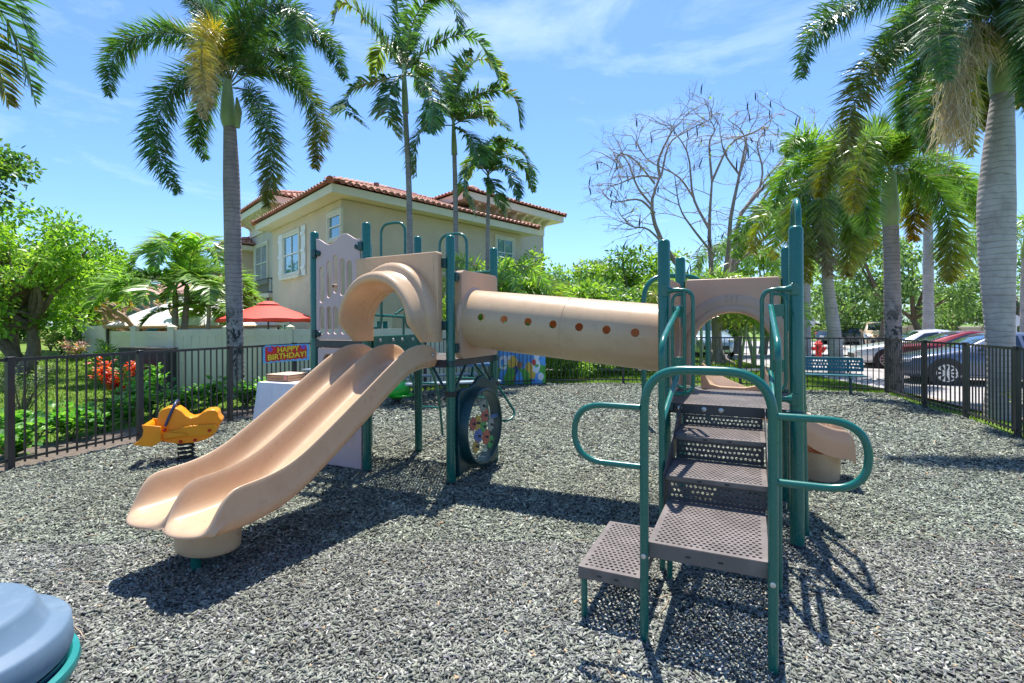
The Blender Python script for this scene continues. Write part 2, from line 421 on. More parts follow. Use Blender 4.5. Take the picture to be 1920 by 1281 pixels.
def flat(name, poly, z, mat, label, cat, fol=False):
    m = MB(); m.add([(x, y, z + (gh(x, y) if fol else 0)) for x, y in poly], [tuple(range(len(poly)))])
    return tag(m.build(name, mat, smooth=0), label, cat, kind='structure')
M['asphalt'] = pbr('pale_asphalt', (.36, .335, .32), .8, var=.14, vs=3, bs=90, bstr=.3, dirt=(.22, .21, .21), ds=.6)
M['concrete'] = pbr('concrete', (.48, .45, .41), .8, var=.1, vs=2, bs=60, bstr=.2, dirt=(.36, .33, .3), ds=1.2)
M['soil'] = pbr('garden_soil', (.12, .092, .07), .9, var=.5, vs=18, bs=40, bstr=1)
def pavermat():
    m, nt, b = nodes('pink_pavers'); br = N(nt, 'ShaderNodeTexBrick', Scale=4.0); nt.links.new(coord(nt), br.inputs['Vector'])
    br.inputs['Color1'].default_value = (.5, .29, .23, 1); br.inputs['Color2'].default_value = (.42, .3, .26, 1); br.inputs['Mortar'].default_value = (.22, .17, .15, 1)
    nt.links.new(br.outputs[0], b.inputs['Base Color']); b.inputs['Roughness'].default_value = .8; return m
M['paver'] = pavermat()
flat('road', [(9.0, 5), (9.2, 11.9), (9.9, 16.9), (9.6, 19.2), (11.2, 23), (9, 27), (5, 30), (0, 31), (0, 36), (8, 38), (20, 47), (80, 47), (80, 5)][:4] + [(11.5, 30), (12, 47), (80, 47), (80, 5)], -.19, M['asphalt'], 'pale asphalt parking road beyond the right fence', 'road')
flat('road_branch', [(0, 30), (0, 36), (13, 38), (13, 28), (9, 27), (5, 30)], .0, M['asphalt'], 'pale asphalt road crossing behind the far lawn', 'road')
flat('pavement', [(7.75, 5), (8.1, 9), (8.75, 11.2), (8.95, 12.4), (9.35, 11.9), (9.25, 5)], .03, M['paver'], 'pinkish paver strip along the parking road', 'pavement', True)
flat('path', [(-.5, 16.6), (9.9, 16.2), (9.95, 17.0), (-.5, 17.5)], .008, M['concrete'], 'pale concrete path across the lawn behind the back fence', 'path')
flat('road_island', [(14, 26), (20, 25.5), (20.5, 28), (14.5, 28.5)], -.12, M['concrete'], 'pale kerbed island in the parking road', 'kerb')
flat('garden_bed', [(-7.2, 3.0), (-6.12, 3.0)] + [(x-.06, y) for x, y in FENCE[:7]] + [(-3.3, 12.0), (-4.0, 11.8), (-4.9, 10), (-5.6, 8.4), (-6.2, 6.4), (-6.9, 5)], -.012, M['soil'], 'brown soil bed outside the left fence', 'soil')
# ------------------------------------------------------------------ the play structure (bolted together: one thing)
PS = thing('play_structure', 'large green and beige playground structure with slides, tunnel and steps', 'playground set', L(-2, .5, 0))
def post(a, b, h):
    p = L(a, b, 0); r = .0455
    m = MB(); m.lathe([(r, -.02), (r, h-.03), (r*.92, h-.012), (r*.7, h-.002), (.001, h+.004)], p, 20)
    return m.build('post', M['green'], PS)
POSTS = dict(FR=(0, 0, 2.21), FL=(-.88, 0, 2.18), BL=(-.88, 1.0, 2.16), BR=(0, 1.0, 2.20), P4=(-2.91, .21, 2.40), P2=(-3.93, .20, 2.61),
             P3=(-3.92, 1.10, 2.6), P5=(-2.91, 1.13, 2.40), P1=(-4.66, .2, 2.57), P6=(-4.68, 1.1, 2.57))
for k, (a, b, h) in POSTS.items(): post(a, b, h)

def deck(a0, a1, b0, b1, h, mat=None):
    m = MB(); m.perf(L(a0, b0, h), E1, E2, a1-a0, b1-b0, .032, .0105, .03)
    o = m.build('deck', mat or M['step'], PS, smooth=0, weld=False)
    r = MB(); t = .012
    r.lbox(a0, a1, b0, b0+t, h-.075, h-.001); r.lbox(a0, a1, b1-t, b1, h-.075, h-.001)
    r.lbox(a0, a0+t, b0+t, b1-t, h-.075, h-.001); r.lbox(a1-t, a1, b0+t, b1-t, h-.075, h-.001)
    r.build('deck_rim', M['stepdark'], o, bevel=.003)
    return o
d0 = deck(-.93, .05, .02, 1.02, .94); deck(-3.87, -2.9, .17, 1.14, 1.20); deck(-4.7, -3.92, .17, 1.12, 1.37)
for x in (1274.5, 1320, 1352):
    bm_ = MB(); p = on_plane(x, 770, L(0, .02), E2); bm_.lathe([(.018, 0), (.018, .005), (.011, .009), (.001, .01)], (p.x, p.y, .905), 12, (E1, UP, -E2)); bm_.build('bolt', M['bolt'], d0)
# riser between the two upper decks
m = MB(); m.lbox(-3.905, -3.885, .26, 1.04, 1.21, 1.42); o = m.build('riser_panel', M['green'], PS, bevel=.004)
for b in (.36, .58, .74, .94): m = MB(); m.lathe([(.02, 0), (.018, .008), (.001, .012)], L(-3.885, b, 1.37), 12, (E2, UP, E1)); m.build('bolt', M['bolt'], o)

# ---- steps ------------------------------------------------------------------
SA0, SA1 = -.755, -.2
ST = thing('x', 'x', 'x') if False else None
def tread(a0, a1, b0, b1, h, skirt=.075, name='step', pitch=.0265, rad=.0085):
    m = MB(); m.perf(L(a0, b0, h), E1, E2, a1-a0, b1-b0, pitch, rad, .022)
    o = m.build(name, M['step'], PS, smooth=0)
    r = MB(); r.lbox(a0, a1, b0, b0+.008, h-skirt, h-.0015); r.lbox(a0, a0+.008, b0+.008, b1, h-skirt, h-.0015)
    r.lbox(a1-.008, a1, b0+.008, b1, h-skirt, h-.0015)
    # two small drain slots read as dark marks
    r.build('step_skirt', M['step'], o, bevel=.003)
    for fr in (.35, .62): q = MB(); q.lbox(a0+(a1-a0)*fr-.012, a0+(a1-a0)*fr+.012, b0-.0015, b0, h-skirt*.55-.005, h-skirt*.55+.005); q.build('bolt_slot', M['black'], o, bevel=0)
    return o
tread(SA0+.012, SA1-.012, -1.475, -.81, .48)
tread(SA0, SA1, -.83, -.385, .63, .03); tread(SA0, SA1, -.40, .02, .785, .03)
tread(-1.11, -.785, -1.44, -.77, .275, .06, pitch=.028, rad=.009)
def riser(b, h0, h1):
    m = MB(); m.perf(L(SA0+.01, b, h0), E1, UP, SA1-SA0-.02, h1-h0, .0265, .0092, .014)
    m.build('step_riser', M['stepdark'], PS, smooth=0)  # darker than the treads: shade put into the riser colour
riser(-.815, .482, .605); riser(-.385, .632, .76); riser(.012, .787, .865)
for a in (SA0-.008, SA1+.002):
    m = MB(); m.plate([(-.84, .44), (-.80, .44), (.02, .78), (.03, .93), (-.02, .95), (-.42, .80), (-.85, .645)], [], lambda u, v, w, a=a: L(a+w, u, v), .006)
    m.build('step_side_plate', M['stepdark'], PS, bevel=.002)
# front legs with the arch
r_ = .0215
def tb(name, pts, r=r_, mat='green', par=None, n=14):
    return MB().tube(pts, r, n).build(name, M[mat], par or PS)
tb('step_arch_rail', fil([L(-.76, -1.485, -.02), L(-.755, -1.485, 1.325), L(-.195, -1.49, 1.325), L(-.2, -1.49, -.02)], .2, 10))
def loop(a, s, h0=.845, h1=1.135):
    w = .335*s
    return [L(a, -1.487, h1)] + fil([L(a, -1.487, h1), L(a+w, -1.487, h1), L(a+w, -1.487, h0), L(a, -1.487, h0)], .17, 10)[1:]
tb('loop_handle', loop(-.775, -1), .0155); tb('loop_handle', loop(-.18, 1), .0165)
tb('step_leg', [L(-1.085, -1.41, -.02), L(-1.085, -1.41, .265)], .0165)
tb('step_leg', [L(-1.085, -.81, -.02), L(-1.085, -.81, .265)], .0165)
tb('step_leg', [L(-.73, -.83, -.02), L(-.73, -.83, .47)], .0165)
for a, h in ((-.757, .42), (-.2, .40)):
    m = MB(); m.lathe([(.013, 0), (.012, .005), (.001, .008)], L(a, -1.487-.0215, h), 12, (E1, UP, -E2)); m.build('bolt', M['bolt'], PS)
for a, b in ((-2.91, .21), (-3.93, .2), (0, 0)):
    m = MB(); m.lathe([(.05, -.01), (.054, .0), (.054, .02), (.047, .028)], L(a, b, 0), 20); m.build('post_collar', M['black'], PS)
for k in ('FR', 'FL', 'BL', 'BR', 'P4', 'P2', 'P3', 'P5'):
    a, b, h = POSTS[k]; z = .88 if k[1] in 'RL' else 1.13
    m = MB(); m.lathe([(.0475, 0), (.051, .004), (.051, .056), (.0475, .06)], L(a, b, z), 20); m.box(L(a, b, z+.03) + E1*(.05 if a < -3 or k in ('FL', 'BL') else -.05), E1*.03, E2*.05, UP*.05); m.build('deck_clamp', M['dark_green'], PS, bevel=.003)
# stair handrails
for s, a, ap in ((0, -.79, -.765), (1, -.143, -.158)):
    tb('handrail', fil([L(a, -.72, -.02), L(a, -.72, 1.42), L(ap, -.075, 1.66)], .1, 8), .019)
    tb('handrail', [L(a, -.70, .935), L(ap, -.06, 1.2)], .019)
# loop panels beside the entrance
def baluster(ap, s, hT=1.79, hB=1.02):
    """ap: post position along e1, s: +1 to the right"""
    o1, o2, o3 = ap+s*.212, ap+s*.152, ap+s*.066
    b = -.045
    main = tb('entrance_rail', fil([L(ap+s*.035, b, hT), L(o1, b, hT), L(o1, b, hB), L(ap+s*.035, b, hB)], .085, 8), .0145)
    tb('inner_rail', [L(o2, b, hT-.01), L(o2, b, hB+.012)], .0125, par=main)
    tb('inner_rail', fil([L(o2, b, hT-.03), L(o3, b, hT-.035), L(o3, b, hB+.07), L(o2, b, hB+.04)], .075, 8), .0115, par=main)
    for h in (1.63, 1.25):
        m = MB(); m.box(L((o2+o3)/2, b, h), E1*abs(o2-o3), E2*.009, UP*.085)
        m.build('rail_bracket', M['green'], main, bevel=.002)
    for h in (hT, hB):
        m = MB(); m.lathe([(.036, 0), (.034, .008), (.022, .03), (.0185, .045), (.0185, .09)], L(ap+s*.03, b, h), 14, (E2, UP, E1*s))
        m.box(L(ap+s*.01, b+.02, h), E1*.05, E2*.06, UP*.085)
        m.build('rail_clamp', M['green'], main, bevel=.004)
baluster(-.88, 1); baluster(0, -1, 1.775)

# ---- arched panel at the back of the low deck --------------------------------
def arch(c, hw, spring, crest, n=20):
    return [(c + hw*math.cos(math.pi - math.pi*k/n), spring + (crest-spring)*math.sin(math.pi*k/n)) for k in range(n+1)]
ac = -.435
out = [(-.83, .97), (-.83, 1.93), (-.815, 1.945), (-.065, 1.945), (-.05, 1.93), (-.05, .97)]
hole = [(ac+.33, .97)] + arch(ac, .33, 1.30, 1.635)[::-1] + [(ac-.33, .97)]
m = MB(); m.plate(out + hole, [], lambda u, v, w: L(u, .97+w, v), .06)
AP = m.build('arch_panel', M['tan_dull'], PS, bevel=.008)
def archband(prof, c, spring, base, name, mat, par, side):
    """prof: (depth e2, halfwidth, crest)"""
    rings = []
    for d, hw, cr in prof:
        pts = [(c-hw, base)] + arch(c, hw, spring, cr, 22) + [(c+hw, base)]
        rings.append([side(u, d, v) for u, v in pts])
    m = MB(); m.loft(rings, closed=False); return m.build(name, M[mat], par, smooth=50)
archband([(.972, .50, 1.80), (.962, .49, 1.79), (.955, .475, 1.775), (.953, .42, 1.72), (.955, .405, 1.70), (.945, .40, 1.695), (.94, .385, 1.68), (.94, .345, 1.645), (.95, .333, 1.637), (.975, .33, 1.633)], ac, 1.30, .972, 'arch_ring', 'tan_dull', AP, lambda u, d, v: L(u, d, v))
def text(body, size, fn, t, name, mat, par, bold=0):
    cu = bpy.data.curves.new('t', 'FONT'); cu.body = body; cu.size = size; cu.align_x = 'CENTER'; cu.align_y = 'CENTER'; cu.resolution_u = 3; cu.offset = bold
    o = bpy.data.objects.new('t', cu); COL.objects.link(o)
    dg = bpy.context.evaluated_depsgraph_get(); me = bpy.data.meshes.new_from_object(o.evaluated_get(dg))
    vs = [(v.co.x, v.co.y) for v in me.vertices]; fs = [list(p.vertices) for p in me.polygons]
    eds = {}
    for f in fs:
        for i in range(len(f)):
            k = (f[i], f[(i+1) % len(f)]); eds[k] = 1
    bpy.data.objects.remove(o); bpy.data.curves.remove(cu); bpy.data.meshes.remove(me)
    n = len(vs); V = [fn(u, v, t) for u, v in vs] + [fn(u, v, 0) for u, v in vs]
    F_ = fs + [(b, a, a+n, b+n) for a, b in eds if (b, a) not in eds]
    return MB().add(V, F_).build(name, mat, par, smooth=0)
M['scuff'] = pbr('scuffed_mark', (.47, .32, .22), .6)
text('S11', .085, lambda u, v, w: L(ac+.0+u, .9545-w, 1.755+v), .0015, 'scratched_letters', M['scuff'], AP)

# ---- tunnel -------------------------------------------------------------------
def tunnel():
    a0, a1 = -2.88, -.895; h0, h1 = 1.60, 1.405; bc = .57; r = .292
    ax = (L(a1, bc, h1) - L(a0, bc, h0)); ln = ax.length; T = ax.normalized(); B = E2; Nn = B.cross(T)
    if Nn.z < 0: Nn = -Nn
    O = L(a0, bc, h0)
    def P(s, th, rr): return O + T*s + B*(-math.cos(th)*rr) + Nn*(math.sin(th)*rr)
    m = MB(); ns = 16; q = 4; cell = .122; wth = 2*math.pi/ns
    s0 = .122*.5+.02; nc = 15; edges = [s0 + cell*i for i in range(nc+1)]
    holes = {i for i in range(1, nc, 2)}
    for rr in (r, r-.012):
        for i in range(nc):
            for j in range(ns):
                t0 = (j-.5)*wth + .12
                isn = i in holes and j in (0, ns//2)
                g = lambda u, v: P(edges[i] + cell*u, t0 + wth*v, rr)
                if not isn:
                    m.add([g(u/q, v/q) for v in range(q+1) for u in range(q+1)] if False else [g(u, v/q) for v in range(q+1) for u in (0, 1)], [(2*k, 2*k+1, 2*k+3, 2*k+2) for k in range(q)])
                else:
                    sq = [(1, .5), (1, .75), (1, 1), (.75, 1), (.5, 1), (.25, 1), (0, 1), (0, .75), (0, .5), (0, .25), (0, 0), (.25, 0), (.5, 0), (.75, 0), (1, 0), (1, .25)]
                    kx, ky = .0365/cell, .0365/(wth*r)
                    ci = [(.5+kx*math.cos(k*math.pi/8), .5+ky*math.sin(k*math.pi/8)) for k in range(16)]
                    m.add([g(*p) for p in sq+ci], [(k, (k+1) % 16, 16+(k+1) % 16, 16+k) for k in range(16)])
                    if rr == r:
                        m.add([P(edges[i]+cell*u, t0+wth*v, x) for x in (r, r-.012) for u, v in ci], [(k, (k+1) % 16, 16+(k+1) % 16, 16+k) for k in range(16)])
        for sa, sb in ((0, edges[0]), (edges[-1], ln)):
            n = ns*q; m.add([P(s, .12 - wth/2 + 2*math.pi*k/n, rr) for s in (sa, sb) for k in range(n)], [(k, (k+1) % n, n+(k+1) % n, n+k) for k in range(n)])
    o = m.build('tunnel', M['tan'], PS, smooth=50, weld=True)
    m = MB(); n = 64; m.loft([[P(ln*.53+ds, 2*math.pi*k/n, r+dr) for k in range(n)] for ds, dr in ((-.006, -.002), (-.004, .0035), (.004, .0035), (.006, -.002))], True, False, False); m.build('tunnel_seam', M['tan'], o)
    for s, d in ((.0, 1), (ln, -1)):  # flanges at both ends
        m = MB(); n = 48; rings = []
        for ds, rr in ((0, r+.03), (.02, r+.028), (.035, r+.012), (.045, r+.002)):
            rings.append([P(s+d*ds, 2*math.pi*k/n, rr) for k in range(n)])
        m.loft(rings, True, False, False); m.build('tunnel_flange', M['tan_dull'], o)
tunnel()
def circ(cx, cy, rx, ry=None, n=40, rev=False):
    return [(cx + rx*math.cos(2*math.pi*k/n), cy + (ry or rx)*math.sin(2*math.pi*k/n)) for k in range(n)]
def rrect(x0, x1, y0, y1, r, n=5):
    out = []
    for cx, cy, a in ((x1-r, y0+r, -90), (x1-r, y1-r, 0), (x0+r, y1-r, 90), (x0+r, y0+r, 180)):
        for k in range(n+1):
            t = R(a + 90*k/n); out.append((cx + r*math.cos(t), cy + r*math.sin(t)))
    return out
m = MB(); m.plate(rrect(.29, 1.06, 1.203, 2.07, .05), [circ(.57, 1.60, .285)], lambda u, v, w: L(-2.905+w, u, v), .075)
m.build('tunnel_panel', M['tan_dull'], PS, bevel=.012, seg=3)
m = MB(); m.plate(rrect(.06, .95, .96, 1.9, .05), [circ(.57, 1.405, .285)], lambda u, v, w: L(-.93+w, u, v), .06)
m.build('tunnel_panel', M['tan_dull'], PS, bevel=.012, seg=3)

# ---- slide hood ------------------------------------------------------------------
hc = -3.455
out = [(-3.965, 1.375), (-3.965, 2.205), (-3.95, 2.22), (-2.985, 2.235), (-2.97, 2.22), (-2.97, 1.375)]
hole = [(hc+.36, 1.375)] + arch(hc, .36, 1.5, 1.88)[::-1] + [(hc-.36, 1.375)]
m = MB(); m.plate(out+hole, [], lambda u, v, w: L(u, .08+w, v), .09)
HP = m.build('slide_hood_panel', M['tan'], PS, bevel=.012, seg=3)
m = MB(); m.lbox(-3.015, -3.011, .0785, .0795, 1.40, 2.2); m.build('panel_seam', M['scuff'], HP)
archband([(.085, .485, 2.15), (.0, .482, 2.145), (-.035, .475, 2.13), (-.055, .458, 2.10), (-.06, .44, 2.07), (-.075, .434, 2.055), (-.22, .434, 2.04), (-.26, .428, 2.03), (-.282, .415, 2.005), (-.288, .398, 1.975),
          (-.28, .385, 1.95), (-.25, .377, 1.935), (-.05, .365, 1.90), (.165, .355, 1.88)], hc, 1.55, 1.375, 'slide_hood', 'tan', HP, lambda u, d, v: L(u, (.08 + (d-.08)*(.28 + .72*(1 - (1 - min(1, max(0, (v-1.372)/.25)))**2)**.5)) if d < .08 else d, v))
# hood feet (close the lower ends of the band)
def clampball(a, b, h, d):
    m = MB(); p = L(a, b, h)
    m.box(p, E1*.055, E2*.055, UP*.09); m.lathe([(.001, -.03), (.02, -.024), (.029, -.006), (.029, .008), (.02, .026), (.001, .03)], p + d*.055, 14, (d, UP.cross(d), UP))
    return m.build('panel_clamp', M['dark_green'], PS, bevel=.006)
for h in (1.53, 2.13): clampball(-2.95, .17, h, -E1)
for h in (1.44, 2.32): clampball(-4.62, .165, h, E1)
clampball(-3.97, .165, 2.36, -E1); clampball(-2.88, .25, 2.0, E2); clampball(-2.88, .25, 1.31, E2)

# ---- double slide ------------------------------------------------------------------
def slide():
    SL = MB()
    # stations along e2: (b, bed height, wall height, half width factor)
    st = [(.17, 1.185, .06), (.14, 1.19, .10), (.06, 1.192, .145), (-.06, 1.19, .17), (-.2, 1.165, .185), (-.3, 1.135, .195), (-.4, 1.09, .20), (-.6, .975, .203), (-.8, .855, .205), (-1.0, .74, .205), (-1.2, .625, .205), (-1.38, .525, .205),
          (-1.5, .465, .205), (-1.6, .43, .205), (-1.7, .407, .205), (-1.8, .397, .203), (-1.92, .392, .203), (-2.0, .391, .202), (-2.06, .390, .190), (-2.11, .389, .162), (-2.15, .387, .118), (-2.185, .383, .068), (-2.212, .375, .030), (-2.228, .362, .010), (-2.235, .345, .002)]
    ctr = [-3.605, -3.225]
    def prof(wall):
        """(offset along e1 from chute centre, height) over the whole width"""
        k = wall
        half = [(-.212, .02), (-.212, .20), (-.205, .25), (-.205, .92), (-.200, 1.0), (-.189, 1.0), (-.179, .9), (-.168, .45), (-.152, .14), (-.125, .02), (-.07, 0), (0, 0)]
        lp = [(ctr[0]+x, y*k) for x, y in half] + [(ctr[0]-x, y*k) for x, y in half[-2:3:-1]]
        rp = [(ctr[1]+x, y*k) for x, y in half[4:]] + [(ctr[1]-x, y*k) for x, y in half[-2::-1]]
        # middle wall joins
        return lp[:-1] + [((ctr[0]+ctr[1])/2, k*1.01)] + rp[1:]
    top = []; 
    for i, (b, h, wl) in enumerate(st):
        ring = []
        endf = max(0, min(1, (-b-1.85)/.35))
        for x, y in prof(wl):
            d = min(abs(x-ctr[0]), abs(x-ctr[1]))/.21
            back = .10*endf*max(0, d)**2.2
            ring.append(L(x, b + back, h + y))
        # underside
        xl, xr = ctr[0]-.212, ctr[1]+.212; dep = -.065 if b > -2.03 else -.065 + .064*min(1, (-b-2.03)/.2)**3
        under = [(xr-.004, -.0), (xr-.02, dep*.8), (xr-.06, dep), (ctr[1], dep-.01), ((ctr[0]+ctr[1])/2, dep), (ctr[0], dep-.01), (xl+.06, dep), (xl+.02, dep*.8), (xl+.004, 0)]
        for x, y in under:
            d = min(abs(x-ctr[0]), abs(x-ctr[1]))/.21
            ring.append(L(x, b + .10*endf*max(0, d)**2.2 + (.02*endf), h + y))
        top.append(ring)
    SL.loft(top); o = SL.build('double_slide', M['tan'], PS, smooth=60, sub=1)
    m = MB()
    for s in (0, 1):
        rings = []
        x = ctr[1]+.2635 if s else ctr[0]-.2635
    # skirt foot under the exit
    n = 36; rings = []
    for h, k in ((.115, .94), (.125, .98), (.15, 1.0), (.27, 1.02), (.352, 1.05)):
        rings.append([L(-3.47 + .225*k*math.cos(2*math.pi*i/n), -1.85 + .17*k*math.sin(2*math.pi*i/n), h) for i in range(n)])
    m = MB(); m.loft(rings); m.build('slide_foot', M['tan'], o, smooth=50)
    m = MB(); m.tube([L(-3.47, -1.93, -.02), L(-3.47, -1.93, .14)], .03, 14); m.build('slide_support', M['green'], o)
    m = MB(); m.lathe([(.02, 0), (.017, .006), (.001, .009)], L(-3.012, .06, 1.25), 12, (E2, UP, E1)); m.build('bolt', M['bolt'], o)
    return o
slide()

# ---- curved slide behind the low deck ------------------------------------------------
def curved():
    path = [(-.435, 1.0, .96), (-.435, 1.12, .955), (-.42, 1.28, .91), (-.37, 1.46, .83), (-.27, 1.62, .73), (-.13, 1.74, .63), (.02, 1.81, .53), (.17, 1.845, .44), (.31, 1.855, .37), (.43, 1.86, .335), (.53, 1.86, .33), (.58, 1.86, .31), (.592, 1.86, .29)]
    pts = catmull([Vector(p) for p in path], 40); rings = []
    for i, p in enumerate(pts):
        q = pts[min(i+1, 40)] - pts[max(i-1, 0)]; t = Vector((q.x, q.y, 0)).normalized(); s = Vector((t.y, -t.x, 0))
        wl = .21 if i < 32 else .21*max(.03, 1-((i-32)/8)**1.8)
        sec = [(-.265, -.06), (-.268, .3), (-.266, .96), (-.255, 1), (-.242, .95), (-.225, .4), (-.19, .1), (-.1, 0), (0, 0)]
        sec = [(x, (y*wl if y > 0 else y)) for x, y in sec]
        sec = sec + [(-x, y) for x, y in sec[-2::-1]] + [(.15, -.075), (0, -.08), (-.15, -.075)]
        rings.append([L(p.x + s.x*x, p.y + s.y*x, p.z + y) for x, y in sec])
    o = MB().loft(rings).build('curved_slide', M['tan'], PS, smooth=60)
    n = 30; rr = [[L(.33 + .17*k*math.cos(2*math.pi*i/n), 1.85 + .2*k*math.sin(2*math.pi*i/n), h) for i in range(n)] for h, k in ((.02, .97), (.04, 1), (.24, 1.03), (.29, 1.06))]
    MB().loft(rr).build('slide_foot', M['tan'], o, smooth=50)
curved()

# ---- activity panel with the round window -----------------------------------------------
wb, wh, wr = .65, .49, .40
bot = [(.26 + .83*k/12, .05 + .035*math.sin(k/12*math.pi*2)) for k in range(13)]
topw = [(1.09, .86), (1.07, .925), (1.02, .955), (.97, .945), (.93, .925), (.86, .965), (.77, 1.0), (.68, .985), (.60, .935), (.50, .905), (.38, .905), (.30, .89), (.265, .84)]
m = MB(); m.plate(bot + topw, [circ(wb, wh, .36)], lambda u, v, w: L(-2.90+w, u, v), .05)
GP = m.build('activity_panel', M['dark_green'], PS, bevel=.012, seg=3)
n = 48; rings = []
for a, rr in ((-2.855, .402), (-2.82, .398), (-2.785, .39), (-2.768, .386), (-2.761, .379), (-2.761, .364), (-2.768, .357), (-2.89, .354)):
    rings.append([L(a, wb + rr*math.cos(2*math.pi*k/n), wh + rr*math.sin(2*math.pi*k/n)) for k in range(n)])
GR = MB().loft(rings, True, False, False).build('window_ring', M['dark_green'], GP)
mm, nt, b = nodes('clear_plastic'); b.inputs['Roughness'].default_value = .15
tr = nt.nodes.new('ShaderNodeBsdfTransparent'); tr.inputs[0].default_value = (.93, .96, .95, 1)
mx = nt.nodes.new('ShaderNodeMixShader'); fr = nt.nodes.new('ShaderNodeFresnel'); fr.inputs[0].default_value = 1.18
b.inputs['Base Color'].default_value = (.6, .65, .63, 1)
ad = nt.nodes.new('ShaderNodeMath'); ad.operation = 'ADD'; ad.inputs[1].default_value = .02; mx.inputs[0].default_value = .05
nt.links.new(tr.outputs[0], mx.inputs[1]); nt.links.new(tr.outputs[0], mx.inputs[1]); nt.links.new(b.outputs[0], mx.inputs[2]); nt.links.new(mx.outputs[0], nt.nodes['Material Output'].inputs[0])
M['clear'] = mm
m = MB()
for a in (-2.775, -2.785): m.add([L(a, wb + .356*math.cos(2*math.pi*k/n), wh + .356*math.sin(2*math.pi*k/n)) for k in range(n)], [tuple(range(n))])
m.build('window', M['clear'], GP, smooth=0)
GEARS = [(906, 761, (.33, .31, .3)), (909.5, 779, (.62, .06, .05)), (896, 793, (.75, .42, .02)), (887, 795, (.6, .05, .05)), (907.5, 800, (.04, .38, .07)),
         (898, 818, (.05, .12, .55)), (911.5, 819, (.7, .09, .04)), (920.5, 828, (.05, .4, .09)), (894, 837, (.75, .36, .03)), (920.5, 796, (.4, .35, .34))]
for i, (x, y, c) in enumerate(GEARS):
    p = on_plane(x, y, L(-2.81, 0), E1); rad = .078 if i in (1, 2, 5, 6) else .066
    nn = 48; pr = [(rad*(1+.13*math.cos(8*2*math.pi*k/nn))*math.cos(2*math.pi*k/nn), rad*(1+.13*math.cos(8*2*math.pi*k/nn))*math.sin(2*math.pi*k/nn)) for k in range(nn)]
    g = MB(); g.plate(pr, [], lambda u, v, w: p + E2*u + UP*v + E1*(w - .008 - .003*(i % 3)), .012)
    go = g.build('gear', pbr('gear_plastic', c, .35, var=.05), GP, bevel=.003)
    h = MB(); h.lathe([(.014, -.01), (.014, .026), (.009, .03), (.001, .03)], p, 12, (E2, UP, E1)); h.build('gear_knob', M['black'], go)
m = MB(); p = on_plane(926, 780, L(-2.81, 0), E1); m.box(p, E1*.02, E2*.15, UP*.04); m.build('slider_bar', pbr('blue_plastic', (.04, .14, .45), .35), GP, bevel=.006)
for b_ in (.26, 1.1):
    m = MB(); m.lathe([(.05, -.025), (.055, -.02), (.055, .02), (.05, .025)], L(-2.91, .21 if b_ < 1 else 1.13, .87), 18); m.box(L(-2.9, b_-.0, .87), E1*.03, E2*.07, UP*.045)
    m.build('panel_clamp', M['black'], PS, bevel=.004)
tb('hand_loop', fil([L(-2.9, 1.17, .86), L(-2.72, 1.30, .52), L(-2.74, 1.16, .45), L(-2.9, 1.15, .46)], .07, 6), .014)
# braces under the upper deck
tb('brace', [L(-2.95, .21, .87), L(-3.13, .2, 1.15)], .014, 'dark_green'); tb('brace', [L(-2.91, .25, .87), L(-2.91, .5, 1.13)], .014, 'dark_green')
tb('brace', [L(-2.91, 1.08, .87), L(-2.91, .84, 1.13)], .014, 'dark_green'); tb('brace', [L(-2.96, 1.13, .87), L(-3.2, 1.13, 1.13)], .014, 'dark_green')

# ---- lavender panels between the left posts ----------------------------------------------
def slot(cx, y0, y1, w, lean=0, n=7):
    pts = []
    for k in range(n+1): t = math.pi*k/n; pts.append((cx + lean + w*math.cos(t), y1 - w + w*math.sin(t)))
    for k in range(n+1): t = math.pi + math.pi*k/n; pts.append((cx + w*math.cos(t), y0 + w + w*math.sin(t)))
    return pts
def pp(x, y): p = loc_of(on_plane(x, y, L(0, .19), E2)); return p[0], p[2]
cx = lambda x: -4.62 + (x)*.64
wave = [(-3.985, 1.38)] + [(-4.61 + .62*k/14, 2.44 + .045*math.cos(k/14*math.pi*3.1) + .045*(k/14)) for k in range(14, -1, -1)] + [(-4.61, 1.38)]
holes = []
for i, (bx, ya, yb) in enumerate([(.13, 1.78, 2.17), (.30, 1.83, 2.23), (.45, 1.88, 2.29), (.60, 1.85, 2.25), (.76, 1.81, 2.22)]):
    holes.append(slot(-4.61 + .62*bx, ya, yb, .037, (.0)))
for bx in (.13, .30, .45, .62, .78): holes.append(slot(-4.61 + .62*bx, 1.44, 1.74 if bx < .8 else 1.72, .035))
m = MB(); m.plate(wave, holes, lambda u, v, w: L(u, .17+w, v), .022)
LV = m.build('barrier_panel', M['lavender'], PS, bevel=.005)
m = MB(); x, h = pp(631, 537); m.lbox(x-.035, x+.035, .145, .17, h-.022, h+.022); m.build('panel_label_boss', M['tan_dull'], LV, bevel=.01)
m = MB(); m.lbox(x-.012, x+.012, .142, .145, h-.01, h+.01); m.build('boss_hole', M['black'], LV)
wave2 = [(u, v) for u, v in wave]
# lower play counter panel with a shop window
x0, x1 = -4.6, -3.99
wins = [rrect(x0+.08, x1-.2, .72, 1.22, .05), rrect(x0+.24, x1-.16, .40, .58, .02)]
m = MB(); m.plate([(x0, .02), (x1, .02), (x1, 1.285), (x0, 1.285)], wins, lambda u, v, w: L(u, .18+w, v), .03)
m.build('counter_panel', M['lavender'], PS, bevel=.005)
m = MB(); m.lbox(x0+.2, x1-.12, .10, .42, .37, .395); m.build('counter_shelf', M['tan_dull'], PS, bevel=.006)
m = MB(); m.lbox(-4.65, -4.62, .27, 1.05, .02, 1.285); m.build('side_panel', M['tan_dull'], PS, bevel=.006)

